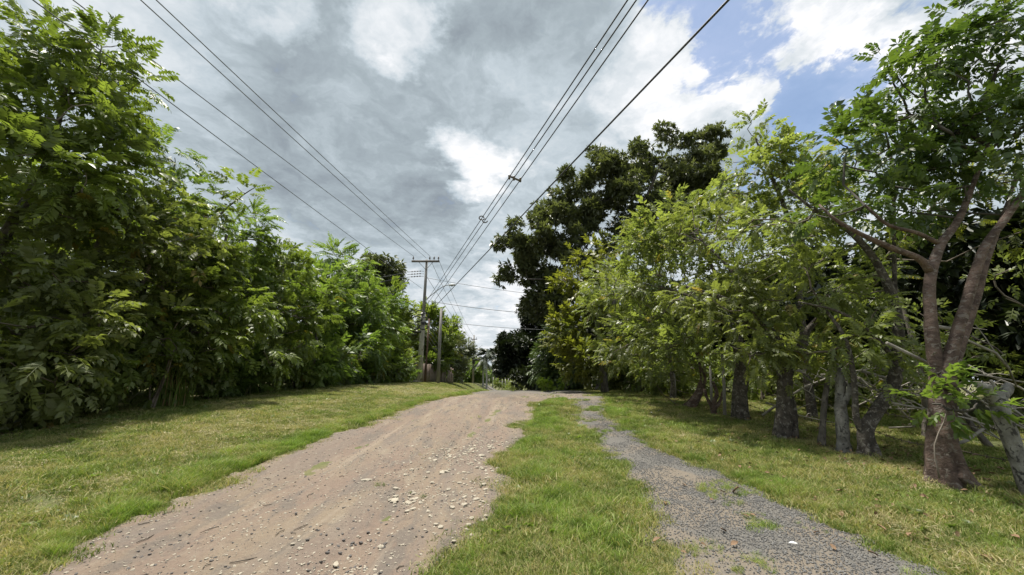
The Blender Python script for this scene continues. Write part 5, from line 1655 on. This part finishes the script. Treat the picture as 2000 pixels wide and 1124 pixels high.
# the pale stones in the drift on the right wheel path, each its own
cl = [(790, 970, 26, 10), (830, 915, 40, 10), (870, 885, 36, 9), (905, 880, 30, 7), (940, 890, 36, 14), (965, 905, 20, 20), (900, 935, 40, 25), (930, 975, 30, 30), (870, 1000, 60, 30), (960, 870, 30, 8)]
k = 0
tries = 0
while k < 260 and tries < 4000:
    tries += 1
    c = cl[int(gr.integers(0, len(cl)))]
    u, v = c[0] + gr.normal(0, c[2] * 0.9), c[1] + gr.normal(0, c[3] * 0.9)
    x, y = hit(u, v)
    if in_dirt(x, y) < 0.03:
        continue
    s = 0.03 + 0.075 * gr.random() ** 2
    put('stone', PALE[k % 5], x, y, float(dirt_height(x, y)) + 0.06 * s, s, 'small pale stone in the drift on the right side of the dirt road', 'stone', 'pale stones strewn on the dirt road')
    k += 1
for lb, u, v, s, me in [('long flat pale stone alone on the dirt road left of the stone drift', 716, 941, (0.2, 0.09, 0.07), PALE[0]),
                        ('flat pale slab lowest in the near stone drift', 770, 972, (0.2, 0.13, 0.08), PALE[1]),
                        ('grey-white stone at the lower edge of the road beside a dark pebble', 657, 1092, (0.1, 0.07, 0.05), PALE[2]),
                        ('pale stone close to the lower left corner of the grass strip', 886, 1066, (0.055, 0.05, 0.04), PALE[3]),
                        ('white rounded stone among small ones left of the wheel rut', 571, 1068, (0.06, 0.05, 0.04), PALE[4])]:
    x, y = hit(u, v)
    put('stone', me, x, y, float(dirt_height(x, y)) + 0.012, 1, lb, 'stone', None, s, 0.05)
for i, (u, v) in enumerate([(637, 1046), (672, 1048), (690, 1050), (706, 1050), (740, 1032), (665, 1072), (685, 1075), (640, 1075), (660, 1030), (720, 1030), (752, 1060), (648, 1058), (725, 1045), (600, 1060)]):
    x, y = hit(u, v)
    put('stone', DARK[i % 4], x, y, float(dirt_height(x, y)) + 0.006, 0.03 + 0.02 * gr.random(), 'small blackish stone in the scatter near the lower part of the dirt road', 'stone', 'blackish stones on the dirt road')


def dry_leaf_mesh(seed):
    r = random.Random(seed)
    V, Q = [], []
    n = 4
    for i in range(n + 1):
        t = i / n
        w = 0.32 * math.sin(math.pi * (0.06 + 0.9 * t)) * r.uniform(0.85, 1.1)
        z = 0.1 * math.sin(3 * t) + 0.02
        V += [(t - 0.5, -w, z + 0.14), (t - 0.5, 0, z), (t - 0.5, w, z + 0.14)]
    for i in range(n):
        a = 3 * i
        Q += [(a, a + 1, a + 4, a + 3), (a + 1, a + 2, a + 5, a + 4)]
    return V, Q


DL = [mesh_quads('fallen_leaf', *dry_leaf_mesh(i), M['leaf_dry']) for i in range(3)]
for i in range(46):
    u, v = gr.uniform(1180, 2000), gr.uniform(800, 1120)
    x, y = hit(u, v)
    if y > 14:
        continue
    put('fallen_leaf', DL[i % 3], x, y, gz(x, y) + (0.055 if in_track(x, y) < 0 else 0.03), 0.05 + 0.035 * gr.random(), 'dry brown fallen leaf on the right grass or track', 'leaf', 'fallen leaves on the right side', None, 0.3)
x, y = hit(1440, 968)
put('fallen_leaf', DL[0], x, y, gz(x, y) + 0.05, 0.13, 'large curled dry leaf in the weeds on the gravel track', 'leaf', None, None, 0.3)
for lb, u, v, s in [('scrap of white litter on the grass near the fence row', 1274, 812, 0.12), ('smaller white litter scrap beyond the track edge', 1288, 807, 0.07), ('white scrap lying in front of the giant tree trunk', 1172, 765, 0.14), ('white paper scrap on the gravel', 1552, 1078, 0.07)]:
    x, y = hit(u, v)
    me = mesh_quads('litter_scrap', *dry_leaf_mesh(40 + u), M['litter_white'])
    put('litter_scrap', me, x, y, gz(x, y) + 0.06, s, lb, 'litter', None, None, 0.2)
n = 5200
x, y = gr.uniform(3.6, 9.5, n), 4.0 + 14 * gr.random(n)
ok = (in_track(x, y) < -0.05) & (gr.random(n) < 0.15 + 0.8 * np.exp(-((x - 6.6) / 1.1) ** 2) * (vnoise(x, y, 0.7, 97) > -0.1))
x, y = x[ok], y[ok]
n = len(x)
C_LEAF = source_coll('leaf_sources', mesh_objs(DL, 'g_leaf'))
scatter_gn('leaf_litter', np.stack([x, y, ground(x, y) + 0.03 + 0.03 * gr.random(n)], -1), np.stack([gr.normal(0, .4, n), gr.normal(0, .4, n), gr.uniform(0, 6.28, n)], -1), gr.uniform(0.03, 0.075, n), gr.integers(0, 3, n), C_LEAF)
# stray twigs on the road
for i in range(26):
    u, v = gr.uniform(250, 800), gr.uniform(840, 1120)
    x, y = hit(u, v)
    if in_dirt(x, y) < 0.15:
        continue
    L = gr.uniform(0.06, 0.22)
    me = MB().tube([(-L / 2, 0, 0.004), (0, gr.normal(0, 0.02), 0.008), (L / 2, 0, 0.004)], [0.004, 0.005, 0.003], 5).mesh('stick', M['twig'], True)
    put('stick', me, x, y, float(dirt_height(x, y)) + 0.003, 1, 'thin dark stick lying on the bare dirt road', 'stick', 'sticks on the dirt road', None, 0.02)
